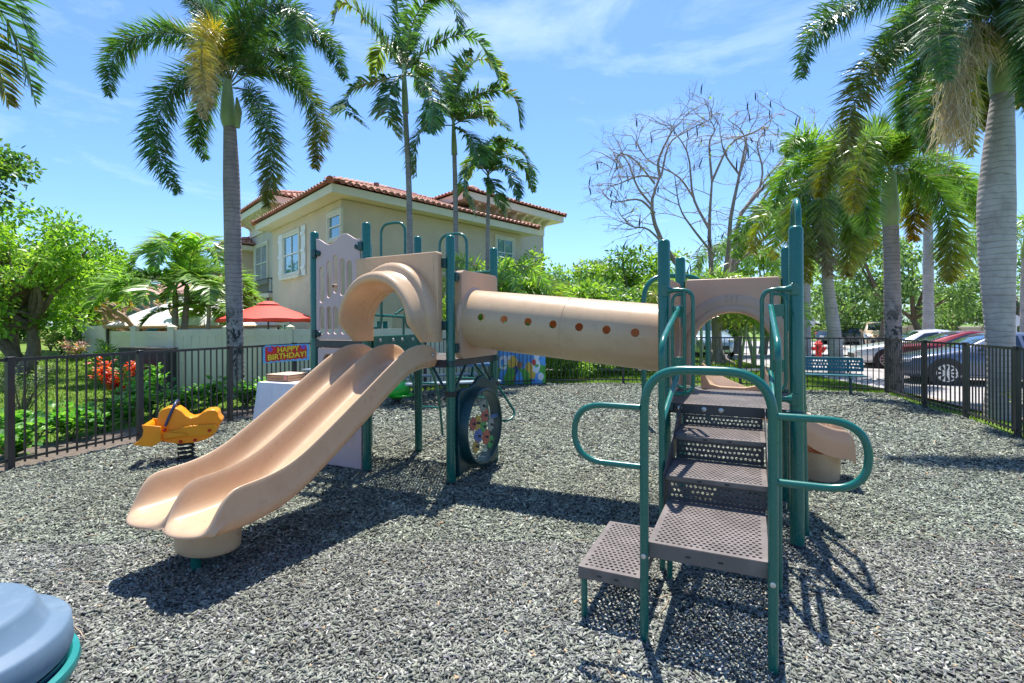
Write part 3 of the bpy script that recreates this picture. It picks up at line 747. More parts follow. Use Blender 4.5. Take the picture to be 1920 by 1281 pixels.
# ---- climber arches at the back of the upper decks ----------------------------------------
def omega(a0, a1, pa, pb, b, hT, hB, r=.0165):
    return tb('climber_arch', fil([L(pa, b, hB), L(a0, b, hB), L(a0, b, hT), L(a1, b, hT), L(a1, b, hB), L(pb, b, hB)], .14, 8), r)
o = omega(-4.49, -4.12, -4.64, -3.96, 1.12, 2.80, 1.50); omega(-3.64, -3.27, -3.88, -2.95, 1.15, 2.60, 1.50)
tb('climber_bar', [L(-4.62, 1.14, 1.66), L(-3.98, 1.14, 1.62)], .017); tb('climber_bar', [L(-3.27, 1.15, 2.13), L(-2.93, 1.14, 2.13)], .017)
tb('climber_bar', fil([L(-4.3, 1.16, 1.67), L(-4.26, 1.3, 1.76), L(-3.95, 1.3, 1.72)], .06), .016)
tb('climber_bar', [L(-4.18, 1.16, 1.4), L(-4.18, 1.16, 1.65)], .014)
# curved ladders going down behind the upper decks
for a in (-3.64, -3.27):
    tb('ladder_rail', catmull([L(a, 1.16, 1.2), L(a, 1.35, 1.05), L(a, 1.6, .65), L(a, 1.75, -.02)], 14), .017)
for k, (b, h) in enumerate(((1.30, 1.10), (1.47, .87), (1.61, .62), (1.7, .32))): tb('ladder_rung', [L(-3.64, b, h), L(-3.27, b, h)], .014)
for a in (-4.49, -4.12): tb('ladder_rail', catmull([L(a, 1.16, 1.36), L(a, 1.45, 1.2), L(a, 1.8, .7), L(a, 1.95, -.02)], 14), .017)
for k, (b, h) in enumerate(((1.36, 1.27), (1.6, 1.0), (1.77, .74), (1.88, .4))): tb('ladder_rung', [L(-4.49, b, h), L(-4.12, b, h)], .014)
# arch climber on the right face of the low deck
tb('climber_arch', fil([L(.075, .23, -.02), L(.03, .23, 2.465), L(.03, .74, 2.465), L(.0, .73, -.02)], .2, 10), .0205)
for h in (.3, .6, .93): tb('ladder_rung', [L(.07, .23, h), L(.02, .73, h)], .014)
# ------------------------------------------------------------------ perimeter fence
FH = 1.2
def fence(name, pts, label, spacing=.105, posts=None):
    root = thing(name, label, 'fence', ((pts[0][0]+pts[-1][0])/2, (pts[0][1]+pts[-1][1])/2, 0), 'fence runs around the playground')
    for i, (x, y) in enumerate(pts):
        if posts and i not in posts: continue
        m = MB(); w_ = .032
        d = Vector(pts[min(i+1, len(pts)-1)]) - Vector(pts[max(i-1, 0)]); d = Vector((d.x, d.y, 0)).normalized(); s = Vector((-d.y, d.x, 0))
        m.box((x, y, FH/2-.01), d*w_*2, s*w_*2, UP*(FH+.02)); m.box((x, y, FH+.006), d*.074, s*.074, UP*.012)
        m.build('post', M['fence'], root, bevel=.003)
    for i in range(len(pts)-1):
        a, b = Vector((*pts[i], 0)), Vector((*pts[i+1], 0)); d = (b-a); ln = d.length; d.normalize(); s = Vector((-d.y, d.x, 0))
        m = MB(); c = (a+b)/2
        for h, t in ((FH-.02, .034), (.1, .026)):
            m.box(c + UP*h, d*(ln-.066), s*.03, UP*t)
        k = max(2, round((ln-.06)/spacing))
        for j in range(1, k):
            p = a + d*(.03 + (ln-.06)*j/k)
            m.box(p + UP*(.055+FH-.037)/2, d*.016, s*.016, UP*(FH-.037-.055))
        m.build('picket_panel', M['fence'], root)
    return root
fence('metal_fence', FENCE[:7], 'dark bronze picket fence along the shrub bed and lawn on the left')
fence('metal_fence', FENCE[6:13], 'dark bronze picket fence across the back behind the tunnel and bench')
fence('metal_fence', FENCE[12:], 'dark bronze picket fence on the right beside the silver car')

# ------------------------------------------------------------------ trash bin
def bin_():
    c = Vector((-1.455, 1.265, -.075)); root = thing('trash_bin', 'teal mesh litter bin with grey blue plastic lid in the near corner', 'trash bin', c)
    teal = pbr('teal_coating', (.01, .2, .19), .35, coat=.2); lidm = pbr('grey_blue_plastic', (.105, .165, .235), .55, var=.12, spec=.3, vs=3, bs=70, bstr=.05, dirt=(.2, .27, .34), ds=4, scuff=.5); bag = pbr('dark_blue_liner', (.01, .022, .07), .35)
    n = 60; rb = .275; hz = -.115
    m = MB(); m.lathe([(rb+.003, .685), (rb+.018, .691), (rb+.022, .703), (rb+.018, .717), (rb+.003, .721), (rb-.006, .713), (rb-.006, .691)], c, 64); m.v = m.v; m.build('rim', teal, root)
    # expanded mesh sides: crossing strips around a shallow cone
    m = MB()
    def q(t, h): r = .235 + (rb-.235)*h/.69; return c + Vector((r*math.cos(t), r*math.sin(t), h))
    rows, colsn = 16, 44
    for i in range(rows):
        for j in range(colsn):
            h0 = .05 + .635*i/rows; h1 = .05 + .635*(i+1)/rows; t = 2*math.pi*(j + .5*(i % 2))/colsn; dt = math.pi/colsn
            for s in (-1, 1):
                a, b = q(t, h0), q(t+s*dt, h1); nrm = Vector((math.cos(t), math.sin(t), 0)); ax = (b-a); sd_ = nrm.cross(ax).normalized()*.0055
                m.add([a-sd_, a+sd_, b+sd_, b-sd_] + [p - nrm*.004 for p in (a-sd_, a+sd_, b+sd_, b-sd_)], [(0,1,2,3),(7,6,5,4),(0,4,5,1),(2,6,7,3)])
    m.lathe([(.236, .0), (.242, .0), (.244, .05), (.236, .05)], c, 48); m.build('basket', teal, root, smooth=0)
    m = MB(); m.lathe([(.225, .02), (.27, .70), (.274, .735), (.266, .735), (.22, .03), (.001, .03)], c, 48); m.build('liner', bag, root)
    # lid: broad skirt, shoulder, and a raised flat top with a shallow dip on one side
    def lidring(r, h, dip=0):
        out = []
        for k in range(72):
            t = 2*math.pi*k/72
            rr = r*(1 - dip*math.exp(-((t-math.pi*.80)/.30)**2))
            out.append(c + Vector((rr*math.cos(t)*1.0, rr*math.sin(t), h)))
        return out
    rings = [lidring(.262, 0.740), lidring(.277, 0.743), lidring(.281, 0.758), lidring(.277, 0.813), lidring(.270, 0.821), lidring(.236, 0.826, .0), lidring(.226, 0.832, .06), lidring(.206, 0.880, .12), lidring(.198, 0.890, .12), lidring(.188, 0.894, .12), lidring(.06, 0.898), lidring(.001, 0.899)]
    m = MB(); m.loft(rings); m.build('lid', lidm, root, smooth=50)
    m = MB(); m.tube(catmull([c + Vector((.02+.1*t, -.02-.12*t+.18*t*t, .8985-.003*t)) for t in (0, .3, .6, .85, 1)], 10), .0012, 6); m.build('lid_crack', M['black'], root)
bin_()

# ------------------------------------------------------------------ spring riders
def spring(root, c, h, r=.075, turns=4.2):
    pts = [c + Vector((r*math.cos(t), r*math.sin(t), h*t/(2*math.pi*turns))) for t in [i*.28 for i in range(int(2*math.pi*turns/.28)+1)]]
    m = MB(); m.tube(pts, .014, 8); m.build('spring', M['black'], root)
    m = MB(); m.lathe([(.11, .0), (.11, .015), (.001, .016)], c, 24); m.build('base_plate', M['black'], root)
    m = MB(); m.lathe([(.10, -.012), (.10, .004), (.001, .005)], c + UP*h, 24); m.build('top_plate', M['black'], root)
def rider_orange():
    Y = 5.88; sc = Y/F; bx = 349; c = at(bx, 858, Y); c.z = 0
    root = thing('spring_rider', 'orange bulldozer spring rider with front bucket by the left fence', 'spring rider', c)
    om = plastic('orange_plastic', (.95, .36, .008), .32, var=.06, vs=3, bs=60, bstr=.04); rd = pbr('red_cap', (.5, .01, .01), .4)
    D = Vector((.925, .38, 0)); Sd = Vector((-.38, .925, 0)); sc /= 1; kx = 1/(D.x + .636*D.y)
    def P(x, y, d=0): return c + D*((x-bx)*sc*kx) + UP*(EYE - (y-CY)*sc) + Sd*d
    side = [(302, 815), (300, 786), (301, 776), (304, 765), (310, 760), (322, 757), (336, 759), (345, 765), (353, 774), (362, 779), (374, 777), (385, 769), (394, 766), (406, 766), (413, 771), (414, 779), (420, 786), (419, 792), (413, 798), (410, 806), (404, 814), (390, 821), (370, 825), (340, 825), (318, 821)]
    m = MB(); m.plate([(x, y) for x, y in side], [], lambda u, v, w: P(u, v, w), .24)
    m.v = [p - Sd*.12 for p in m.v]; m.build('body', om, root, bevel=.022, seg=4, smooth=60)
    tr = [(342, 797), (347, 792), (352, 793)] + [(352+6.5*i+3*(j), 793-(1.8 if j else 0)) for i in range(1, 9) for j in (0, 1)] + [(411, 796), (412, 806), (404, 812), (342, 812), (318, 815), (312, 808), (316, 800)]
    m = MB(); m.plate(tr, [], lambda u, v, w: P(u, v, -.155+w), .04); m.build('track', om, root, bevel=.008)
    arm = [(311, 799), (357, 806), (357, 809), (311, 812)]
    m = MB(); m.plate(arm, [], lambda u, v, w: P(u, v, -.175+w), .03); m.build('bucket_arm', om, root, bevel=.006)
    # curved bucket
    prof = [(279, 784), (281, 789), (281, 797), (278, 806), (272, 812), (264, 816)]
    rings = []
    for x, y in prof: rings.append([P(x, y, -.2), P(x+4, y+3.5, -.2), P(x+4, y+3.5, .2), P(x, y, .2)])
    m = MB(); m.loft(rings); m.build('bucket', om, root, smooth=60, bevel=.004)
    for s in (-1, 1):
        m = MB(); m.plate([(278, 783), (312, 788), (312, 815), (296, 823), (263, 817.5), (272, 811), (279, 803), (281, 793)] if s < 0 else [(278, 783), (312, 788), (312, 815), (296, 823), (263, 817.5), (272, 811), (279, 803), (281, 793)], [], lambda u, v, w: P(u, v, s*.2+w*s), .02)
        m.build('bucket_side', om, root, bevel=.006)
    m = MB(); m.tube(fil([P(316, 790, -.14), P(332, 754, -.13), P(333, 746, .0), P(332, 754, .13), P(316, 790, .14)], .07, 8), .015, 12); m.build('handle', pbr('blue_grey_tube', (.03, .045, .12), .35), root)
    for x, y, d in ((316, 796, -.16), (398, 803, -.155), (343, 821, -.12), (370, 820, -.12)):
        m = MB(); m.lathe([(.017, 0), (.017, .02), (.010, .03), (.001, .031)], P(x, y, d+.002), 14, (D, UP, -Sd)); m.build('cap', rd, root)
    spring(root, c + UP*.005, .205)
rider_orange()
def rider_green():
    c = at(744, 757, 9.75); c.z = 0; gm = pbr('bright_green_plastic', (.012, .42, .03), .25, coat=.3)
    root = thing('spring_rider', 'bright green rounded spring rider seen behind the slide posts', 'spring rider', c)
    sc = 9.75/F
    rings = []
    for t, hw, z0, z1 in [(-.30, .08, .30, .33), (-.26, .16, .20, .36), (-.12, .19, .12, .40), (.02, .2, .1, .44), (.12, .19, .12, .48), (.2, .16, .16, .46), (.25, .08, .2, .34)]:
        rings.append([c + Vector((t*.95, t*.25, 0)) + Vector((-.25, .95, 0))*(hw*math.cos(a)) + UP*((z0+z1)/2 + (z1-z0)/2*math.sin(a)) for a in [2*math.pi*k/16 for k in range(16)]])
    m = MB(); m.loft(rings); m.build('body', gm, root, smooth=70, sub=1)
    m = MB(); m.lathe([(.19, .17), (.205, .18), (.205, .2), (.19, .21)], c + Vector((.12, .0, 0)), 24); m.build('seat_rim', gm, root)
    spring(root, c, .12, .06, 2.5)
rider_green()

# ------------------------------------------------------------------ party table with things on it
def table():
    P0 = at(487, 717, 7.62); ang = R(-22); X = Vector((math.cos(ang), math.sin(ang), 0)); Yv = Vector((-math.sin(ang), math.cos(ang), 0)); top = .69
    c = Vector((P0.x, P0.y, 0)) + X*.42 + Yv*.32
    cloth = pbr('white_cloth', (.80, .80, .84), .75, var=.04, vs=4, bs=12, bstr=.5)
    root = thing('party_table', 'white cloth covered party table beside the left fence', 'table', c)
    m = MB(); rings = []; n = 96
    def outl(sx, sy, k, h):
        out = []
        for i in range(n):
            t = 2*math.pi*i/n; ca, sa = math.cos(t), math.sin(t); q = max(abs(ca)/sx, abs(sa)/sy); x, y = ca/q, sa/q
            wv = 1 + k*.022*math.sin(t*13+.6) + k*.012*math.sin(t*29)
            out.append(c + X*x*wv + Yv*y*wv + UP*h)
        return out
    for s, k, h in ((.001, 0, top+.004), (.95, 0, top+.004), (1.0, 0, top), (1.01, .3, top-.03), (1.06, 1.6, top-.22), (1.15, 2.6, .14)):
        rings.append(outl(.44*s, .34*s, k, h))
    m.loft(rings, True, False, False); m.build('tablecloth', cloth, root, smooth=60)
    m = MB()
    for sx in (-1, 1):
        for sy in (-1, 1):
            m2 = MB(); m2.tube([c + X*.38*sx + Yv*.28*sy, c + X*.38*sx + Yv*.28*sy + UP*(top-.01)], .015, 8); m2.build('leg', M['white'], root)
    card = pbr('cardboard', (.42, .22, .11), .75, var=.12, vs=9); cl = pbr('cardboard_lid', (.6, .42, .29), .7, var=.1, vs=9)
    b = c - X*.17 - Yv*.02; t0 = top+.006
    bx = thing('pizza_box', 'flat cardboard pizza boxes stacked on the white party table', 'box', b + UP*t0)
    for i in range(2):
        m = MB(); m.box(b + UP*(t0+.022+i*.046), X*.42, Yv*.42, UP*.042); m.build('box_tray', card, bx, bevel=.003)
    m = MB(); m.box(b + UP*(t0+.1), X*.43, Yv*.43, UP*.008); m.build('box_lid', cl, bx, bevel=.003)
    m = MB(); m.box(b + X*.16 - Yv*.2115 + UP*(t0+.06), X*.045, Yv*.002, UP*.06); m.build('sticker', pbr('sticker', (.7, .25, .2), .5), bx)
    tb_ = c + X*.14 + Yv*.2; clr = M['clear']
    tub = thing('plastic_tub', 'clear plastic tub with pale contents behind the pizza boxes', 'tub', tb_ + UP*t0)
    m = MB(); m.loft([[tb_ + X*(sx*.15*k) + Yv*(sy*.1*k) + UP*(t0+h) for sx, sy in ((-1,-1),(1,-1),(1,1),(-1,1))] for h, k in ((0, .85), (.15, 1))], True, True, False); m.build('tub_wall', clr, tub, smooth=0)
    m = MB(); m.lathe([(.001, .0), (.07, .01), (.085, .06), (.05, .11), (.001, .12)], tb_ - X*.03 + UP*(t0+.005), 16); m.build('tub_contents', pbr('pale_pink_paper', (.75, .55, .55), .7), tub)
    m = MB(); m.box(tb_ + UP*(t0+.155), X*.32, Yv*.22, UP*.014); m.build('tub_lid', pbr('grey_lid', (.2, .24, .3), .4), tub, bevel=.005)
    k_ = c + X*.30 - Yv*.02
    bl = pbr('blue_wrap', (.04, .22, .6), .4, var=.3, vs=20)
    m = MB(); m.lathe([(.001, 0), (.08, .005), (.09, .05), (.06, .10), (.03, .115), (.001, .118)], k_ + UP*t0, 10)
    m.v = [p + Vector((RNG.normal(0, .008), RNG.normal(0, .008), RNG.normal(0, .004))) for p in m.v]
    tag(m.build('gift_bag', bl), 'crumpled blue plastic bag on the party table beside the pizza boxes', 'bag')
table()

# ------------------------------------------------------------------ banners
def banner():
    A, B = at(488, 651, 8.72), at(576, 648, 9.5); h = .30; d = (B-A); d.z = 0; ln = d.length; d.normalize(); nrm = Vector((d.y, -d.x, 0)); O = Vector((A.x, A.y, 1.185)) + nrm*.045
    red = pbr('banner_red', (.62, .018, .012), .5, var=.06); blu = pbr('banner_blue', (.12, .42, .72), .5, var=.2, vs=8); yel = pbr('banner_yellow', (.85, .55, .02), .5, var=.03); dk = pbr('banner_dark', (.16, .012, .01), .5); pup = pbr('banner_violet', (.12, .1, .5), .5)
    def P(u, v, w=0): return O + d*u + UP*v + nrm*(w + .012*math.sin(u*9))
    root = thing('birthday_banner', 'red birthday banner tied to the left fence above the party table', 'banner', O + UP*-h)
    nx = 28; m = MB()
    vs = [P(ln*i/nx, -h*j, w) for w in (0, .002) for j in (0, .5, 1) for i in range(nx+1)]; k = nx+1; fs = []
    for w in (0, 1):
        for j in (0, 1):
            for i in range(nx):
                a = w*3*k + j*k + i; fs.append((a, a+1, a+k+1, a+k))
    m.add(vs, fs); m.build('banner_sheet', blu, root)
    # red field with ragged edge
    up = [(ln*(.06+.88*i/22), -.012 - .02*((i*7) % 3)/2 - (.02 if i in (0, 22) else 0)) for i in range(23)]; dn = [(ln*(.94-.88*i/22), -h*.90 + .02*((i*5) % 3)/2 - .02*(i/22)) for i in range(23)]
    m = MB(); m.plate(up+dn, [], lambda u, v, w: P(u, v, .004+w), .001); m.build('red_field', red, root, smooth=0)
    for body, sz, v, sh, k in (('HAPPY', .115, -.085, .03, 1.25), ('BIRTHDAY!', .12, -.2, .012, 1.27)):
        text(body, sz, lambda u, vv, w: P(ln*.5 + sh + u*k, v + vv*1.12 + .05*u - .004, .0065+w), .001, 'lettering_edge', dk, root, .009)
        text(body, sz, lambda u, vv, w: P(ln*.5 + sh + u*k, v + vv*1.12 + .05*u, .009+w), .001, 'lettering', yel, root, .0045)
    for u, v in ((.15, -.07), (.86, -.055)):
        m = MB(); m.plate([(ln*u + .045*(1+.35*math.cos(5*t))*math.cos(t), v + .035*(1+.35*math.cos(5*t))*math.sin(t)) for t in [2*math.pi*k/30 for k in range(30)]], [], lambda a, b, w: P(a, b, .006+w), .001); m.build('splash_motif', pup, root, smooth=0)
banner()
def backdrop():
    A, B = at(931, 720, 12.82), at(1023, 720, 12.95); A.z = B.z = 0; d = (B-A).normalized(); ln = (B-A).length; nrm = Vector((d.y, -d.x, 0)); O = A + UP*.03; H = 1.06
    root = thing('picture_banner', 'party picture banner of blue sky and green meadow on the back fence', 'banner', O)
    def P(u, v, w=0): return O + d*u + UP*v + nrm*(w + .012*math.sin(u*14))
    sk = pbr('print_sky', (.10, .36, .74), .5, var=.25, vs=2.5); gr = pbr('print_green', (.10, .42, .05), .5, var=.3, vs=5)
    wh = pbr('print_white', (.78, .78, .76), .5); rd = pbr('print_red', (.6, .06, .04), .5); yl = pbr('print_yellow', (.8, .5, .06), .5); br = pbr('print_brown', (.34, .16, .07), .5); nv = pbr('print_navy', (.03, .05, .22), .5)
    n = 24; m = MB(); vs = [P(ln*i/n, H*j) for j in (0, 1) for i in range(n+1)]; m.add(vs, [(i, i+1, n+2+i, n+1+i) for i in range(n)]); m.build('banner_sheet', sk, root)
    hill = [(0, 0), (ln, 0)] + [(ln*(1-k/20), H*(.40 + .05*math.sin(k*.5))) for k in range(21)]
    m = MB(); m.plate(hill, [], lambda u, v, w: P(u, v, .003+w), .001); m.build('meadow_print', gr, root, smooth=0)
    def blob(cx_, cy_, rx, ry, mat, lay, lob=0, nm='balloon_print'):
        m = MB(); m.plate([(ln*cx_ + rx*(1+lob*math.cos(5*t))*math.cos(t), H*cy_ + ry*(1+lob*math.cos(5*t))*math.sin(t)) for t in [2*math.pi*k/28 for k in range(28)]], [], lambda u, v, w: P(u, v, .005+.002*lay+w), .001); m.build(nm, mat, root, smooth=0)
    blob(.14, .5, .12, .18, wh, 0, .08, 'cloud_print'); blob(.28, .58, .09, .1, wh, 0, .1, 'cloud_print')
    # party balloons stand in for the printed figures
    for a in [(.33, .50, .12, .17, yl, 1), (.36, .33, .09, .12, nv, 2), (.47, .44, .07, .09, br, 3), (.33, .14, .06, .1, br, 1), (.28, .87, .12, .08, br, 1), (.62, .86, .07, .06, br, 2), (.82, .80, .10, .09, rd, 1),
              (.82, .66, .07, .09, wh, 2), (.66, .36, .1, .15, yl, 1), (.80, .42, .11, .2, wh, 2), (.72, .2, .09, .1, yl, 3), (.76, .5, .05, .08, rd, 4), (.9, .16, .08, .1, wh, 3)]: blob(*a)
backdrop()

# ------------------------------------------------------------------ picnic table and bench
def mesh_slab(m, O, U, V, lu, lv):
    m.perf(O, U, V, lu, lv, .055, .019, .03, .008)
tealm = pbr('blue_teal_coating', (.02, .145, .17), .4, coat=.1)
def bench():
    Y = 10.95; a, b = at(1468, 740, 11.35), at(1622, 740, 10.72); a.z = b.z = 0; X = (b-a).normalized(); Nn = Vector((-X.y, X.x, 0)); ln = (b-a).length
    root = thing('bench', 'blue green mesh park bench in front of the back fence', 'bench', (a+b)/2)
    m = MB(); O = a - Nn*.22 + UP*.42; mesh_slab(m, O, X, Nn, ln, .4); o = m.build('seat', tealm, root, smooth=0)
    r = MB()
    for k in (0, .4): r.tube([O + Nn*k, O + Nn*k + X*ln], .016, 8)
    r.build('seat_edge', tealm, o)
    Bv = (UP*.97 + Nn*.24).normalized(); O2 = a + Nn*.2 + UP*.5
    m = MB(); mesh_slab(m, O2, X, Bv, ln, .27); o = m.build('backrest', tealm, root, smooth=0)
    r = MB()
    for k in (0, .27): r.tube([O2 + Bv*k, O2 + Bv*k + X*ln], .016, 8)
    for k in (0, ln): r.tube([O2 + X*k, O2 + Bv*.27 + X*k], .016, 8)
    r.build('backrest_edge', tealm, o)
    for k in (.22, ln-.26):
        m = MB(); p = a + X*k; m.tube(fil([p - Nn*.02 + UP*-.02, p - Nn*.02 + UP*.36, p + Nn*.26 + UP*.42, p + Nn*.29 + UP*.76], .1, 5), .027, 10); m.build('leg', M['dark_green'], root)
bench()
def picnic():
    c = at(838, 735, 10.3); c.z = 0; X = Vector((.95, .3, 0)).normalized(); Nn = Vector((-X.y, X.x, 0))
    root = thing('picnic_table', 'blue topped picnic table with teal frame seen under the slide deck', 'picnic table', c)
    bl = pbr('blue_coating', (.03, .1, .2), .4)
    m = MB(); mesh_slab(m, c - X*.9 - Nn*.38 + UP*.74, X, Nn, 1.8, .76); o = m.build('tabletop', bl, root, smooth=0)
    r = MB(); r.box(c - Nn*.38 + UP*.72, X*1.8, Nn*.03, UP*.05); r.build('tabletop_edge', bl, o)
    r = MB(); r.box(c + Nn*.38 + UP*.72, X*1.8, Nn*.03, UP*.05); r.build('tabletop_edge', bl, o)
    for s in (-1, 1):
        m = MB(); m.box(c + Nn*.72*s + UP*.44, X*1.8, Nn*.25, UP*.035); m.build('bench_seat', pbr('grey_blue_seat', (.25, .32, .36), .4), root, bevel=.008)
    for k in (-.6, .6):
        for s in (-1, 1):
            m = MB(); m.tube(fil([c + X*k + Nn*.62*s, c + X*k + Nn*.25*s + UP*.7], .1), .026, 8); m.build('leg', M['green'], root)
        m = MB(); m.tube([c + X*k - Nn*.78 + UP*.42, c + X*k + Nn*.78 + UP*.42], .024, 8); m.build('crossbar', M['green'], root)
picnic()
# free standing arch behind the tunnel
def archbar():
    a, b = at(1208, 797, 7.8), at(1328, 797, 8.05); a.z = b.z = 0
    root = thing('arch_bar', 'free standing green arch bar behind the tunnel and low deck', 'climbing arch', (a+b)/2)
    m = MB(); m.tube(fil([a - UP*.05, a + UP*2.27, b + UP*2.27, b - UP*.05], .42, 12), .038, 14); m.build('arch_tube', M['green'], root)
    for p in (a, b):
        m = MB(); m.lathe([(.05, 0), (.05, .03), (.04, .035)], p, 16); m.build('collar', M['dark_green'], root)
archbar()
# ------------------------------------------------------------------ the house
M['stucco'] = pbr('beige_stucco', (.67, .535, .415), .85, var=.07, vs=1.2, bs=45, bstr=.7, dirt=(.62, .56, .43), ds=.8)
M['stucco2'] = pbr('taupe_stucco', (.60, .53, .44), .85, var=.06, vs=1.2, bs=35, bstr=.35)
M['trim'] = pbr('cream_trim', (.82, .74, .58), .7, var=.04, vs=2, bs=30, bstr=.1)
def tilemat():
    m, nt, b = nodes('clay_roof_tiles'); t = nt.nodes.new('ShaderNodeAttribute'); t.attribute_name = 'Col'
    v = noise(nt, coord(nt), 3.0, 4); v2 = noise(nt, coord(nt), 22, 3)
    c = mix(nt, v, t.outputs['Color'], (.55, .33, .25)); c = mix(nt, N_mul(nt, v2, .5), c, (.30, .10, .06))
    nt.links.new(c, b.inputs['Base Color']); b.inputs['Roughness'].default_value = .75; return m
M['tile'] = tilemat()
def glassmat(name, col, rough=.04):
    m, nt, b = nodes(name); b.inputs['Base Color'].default_value = (*col, 1); b.inputs['Roughness'].default_value = rough; b.inputs['Specular IOR Level'].default_value = 1.0; b.inputs['Coat Weight'].default_value = 1; b.inputs['Coat Roughness'].default_value = .02
    return m
M['glass'] = glassmat('window_glass', (.03, .2, .25)); M['curtain'] = pbr('pale_curtain_glass', (.30, .33, .38), .2, var=.3, vs=4)
M['carglass'] = glassmat('car_glass', (.012, .02, .03))
HL = Vector((-.652, .758, 0)); HR = Vector((.646, .763, 0)); C0 = Vector((-5.46, 16.4, 0))
def H(t, s, h=0): return C0 + HL*t + HR*s + UP*h
HOUSE = thing('house', 'two storey beige stucco house with red clay tile roof', 'house', H(4, 4, 0))
def block(t0, t1, s0, s1, h0, h1, mat, name='wall'):
    m = MB(); vs = [H(t, s, h) for h in (h0, h1) for t, s in ((t0, s0), (t1, s0), (t1, s1), (t0, s1))]
    m.add(vs, [(0,1,2,3),(7,6,5,4),(0,4,5,1),(1,5,6,2),(2,6,7,3),(3,7,4,0)]); return m.build(name, mat, HOUSE, smooth=0)
def hiproof(t0, t1, s0, s1, eave, over, pitch, fascia=.28, ridge_cap=True, run=99):
    """hip roof with rows of barrel tiles; pitch = rise per metre"""
    t0 -= over; t1 += over; s0 -= over; s1 += over
    half = min(min(t1-t0, s1-s0)/2, run); top = eave + half*pitch
    # soffit and fascia
    m = MB(); vs = [H(t, s, h) for h in (eave-fascia, eave-.0) for t, s in ((t0, s0), (t1, s0), (t1, s1), (t0, s1))]
    m.add(vs, [(0,1,2,3),(7,6,5,4),(0,4,5,1),(1,5,6,2),(2,6,7,3),(3,7,4,0)]); ro = m.build('roof', M['trim'], HOUSE, smooth=0)
    nb = NB(); e = .10; z0 = eave + .03
    base = [(t0-e, s0-e), (t1+e, s0-e), (t1+e, s1+e), (t0-e, s1+e)]
    half += e
    topr = [(t0-e+half, s0-e+half), (t1+e-half, s0-e+half), (t1+e-half, s1+e-half), (t0-e+half, s1+e-half)]
    if run > 90 and (t1-t0) >= (s1-s0): topr[0] = topr[3] = (topr[0][0], (s0+s1)/2); topr[1] = topr[2] = (topr[1][0], (s0+s1)/2)
    elif run > 90: topr[0] = topr[1] = ((t0+t1)/2, topr[0][1]); topr[3] = topr[2] = ((t0+t1)/2, topr[2][1])
    cols = np.array([(.55, .20, .11), (.62, .28, .17), (.48, .16, .09), (.66, .37, .26), (.56, .28, .2)])
    for i in range(4):
        j = (i+1) % 4; A, B = Vector(H(*base[i], z0)), Vector(H(*base[j], z0)); Tj = Vector(H(*topr[j], z0+half*pitch)); Ti = Vector(H(*topr[i], z0+half*pitch))
        d = (B-A).normalized(); nrm = (B-A).cross(Ti-A).normalized()
        if nrm.z < 0: nrm = -nrm
        upd = nrm.cross(d).normalized()
        if upd.z < 0: upd = -upd
        ln = (B-A).length; slope = (Ti-A).dot(upd); ai = (Ti-A).dot(d); bi = ln - (Tj-A).dot(d)
        nb.add([A, B, Tj, Ti], [[(0, 1, 2, 3)]], (.3, .09, .06))
        wtile, ltile = .26, .40; nr = int(slope/ltile)
        for r in range(nr):
            y0 = r*ltile; y1 = min(slope, y0 + ltile*1.12)
            x0 = ai*(y0/slope); x1 = ln - bi*(y0/slope); nx = int((x1-x0)/wtile)
            for k in range(nx):
                cx_ = x0 + (k+.5)*(x1-x0)/nx; hw = wtile*.46; vs = []
                for yy, lift in ((y0-.02, .035), (y1, .0)):
                    for q in range(6):
                        a = math.pi*q/5; vs.append(A + d*(cx_ - hw*math.cos(a)*(1 if lift else .9)) + upd*yy + nrm*(.005 + lift + .075*math.sin(a)))
                c = cols[RNG.integers(len(cols))]*RNG.uniform(.8, 1.2)
                nb.add([tuple(v) for v in vs], [[(q, q+1, q+7, q+6) for q in range(5)]], c)
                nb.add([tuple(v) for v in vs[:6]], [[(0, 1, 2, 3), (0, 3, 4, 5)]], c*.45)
    rt = nb.build('roof_tiles', M['tile'], ro, smooth=False)
    m = MB()
    for i in range(4):
        A, B = H(*base[i], z0+.04), H(*topr[i], z0+half*pitch+.04); n_ = max(2, int((B-A).length/.42)); dd = (B-A)/n_
        for k in range(n_): m.tube([A+dd*k - dd*.05, A+dd*(k+1)], [.12, .09], 8)
    A, B = H(*topr[0], z0+half*pitch+.05), H(*topr[2], z0+half*pitch+.05)
    if (B-A).length > .5 and run > 90: m.tube([A, B], .11, 8)
    m.build('ridge_tiles', pbr('ridge_tile', (.40, .13, .08), .75, var=.25, vs=5), ro)
    return ro
block(0, 7.4, 0, 9.13, -.1, 5.55, M['stucco']); block(7.1, 13, .55, 6, -.1, 6.6, M['stucco2']); block(1.0, 6, 6.6, 12.0, -.1, 6.6, M['stucco2'])
block(12.6, 15.5, -.3, 7, -.1, 5.3, M['stucco'])
hiproof(0, 7.4, 0, 9.13, 5.83, .55, .34, .26); hiproof(7.6, 13, .55, 6, 6.98, .75, .36, .30); hiproof(1.0, 6, 6.6, 12.0, 7.0, .8, .36, .30); hiproof(12.6, 15.5, -.3, 7, 5.5, .5, .34, .22)
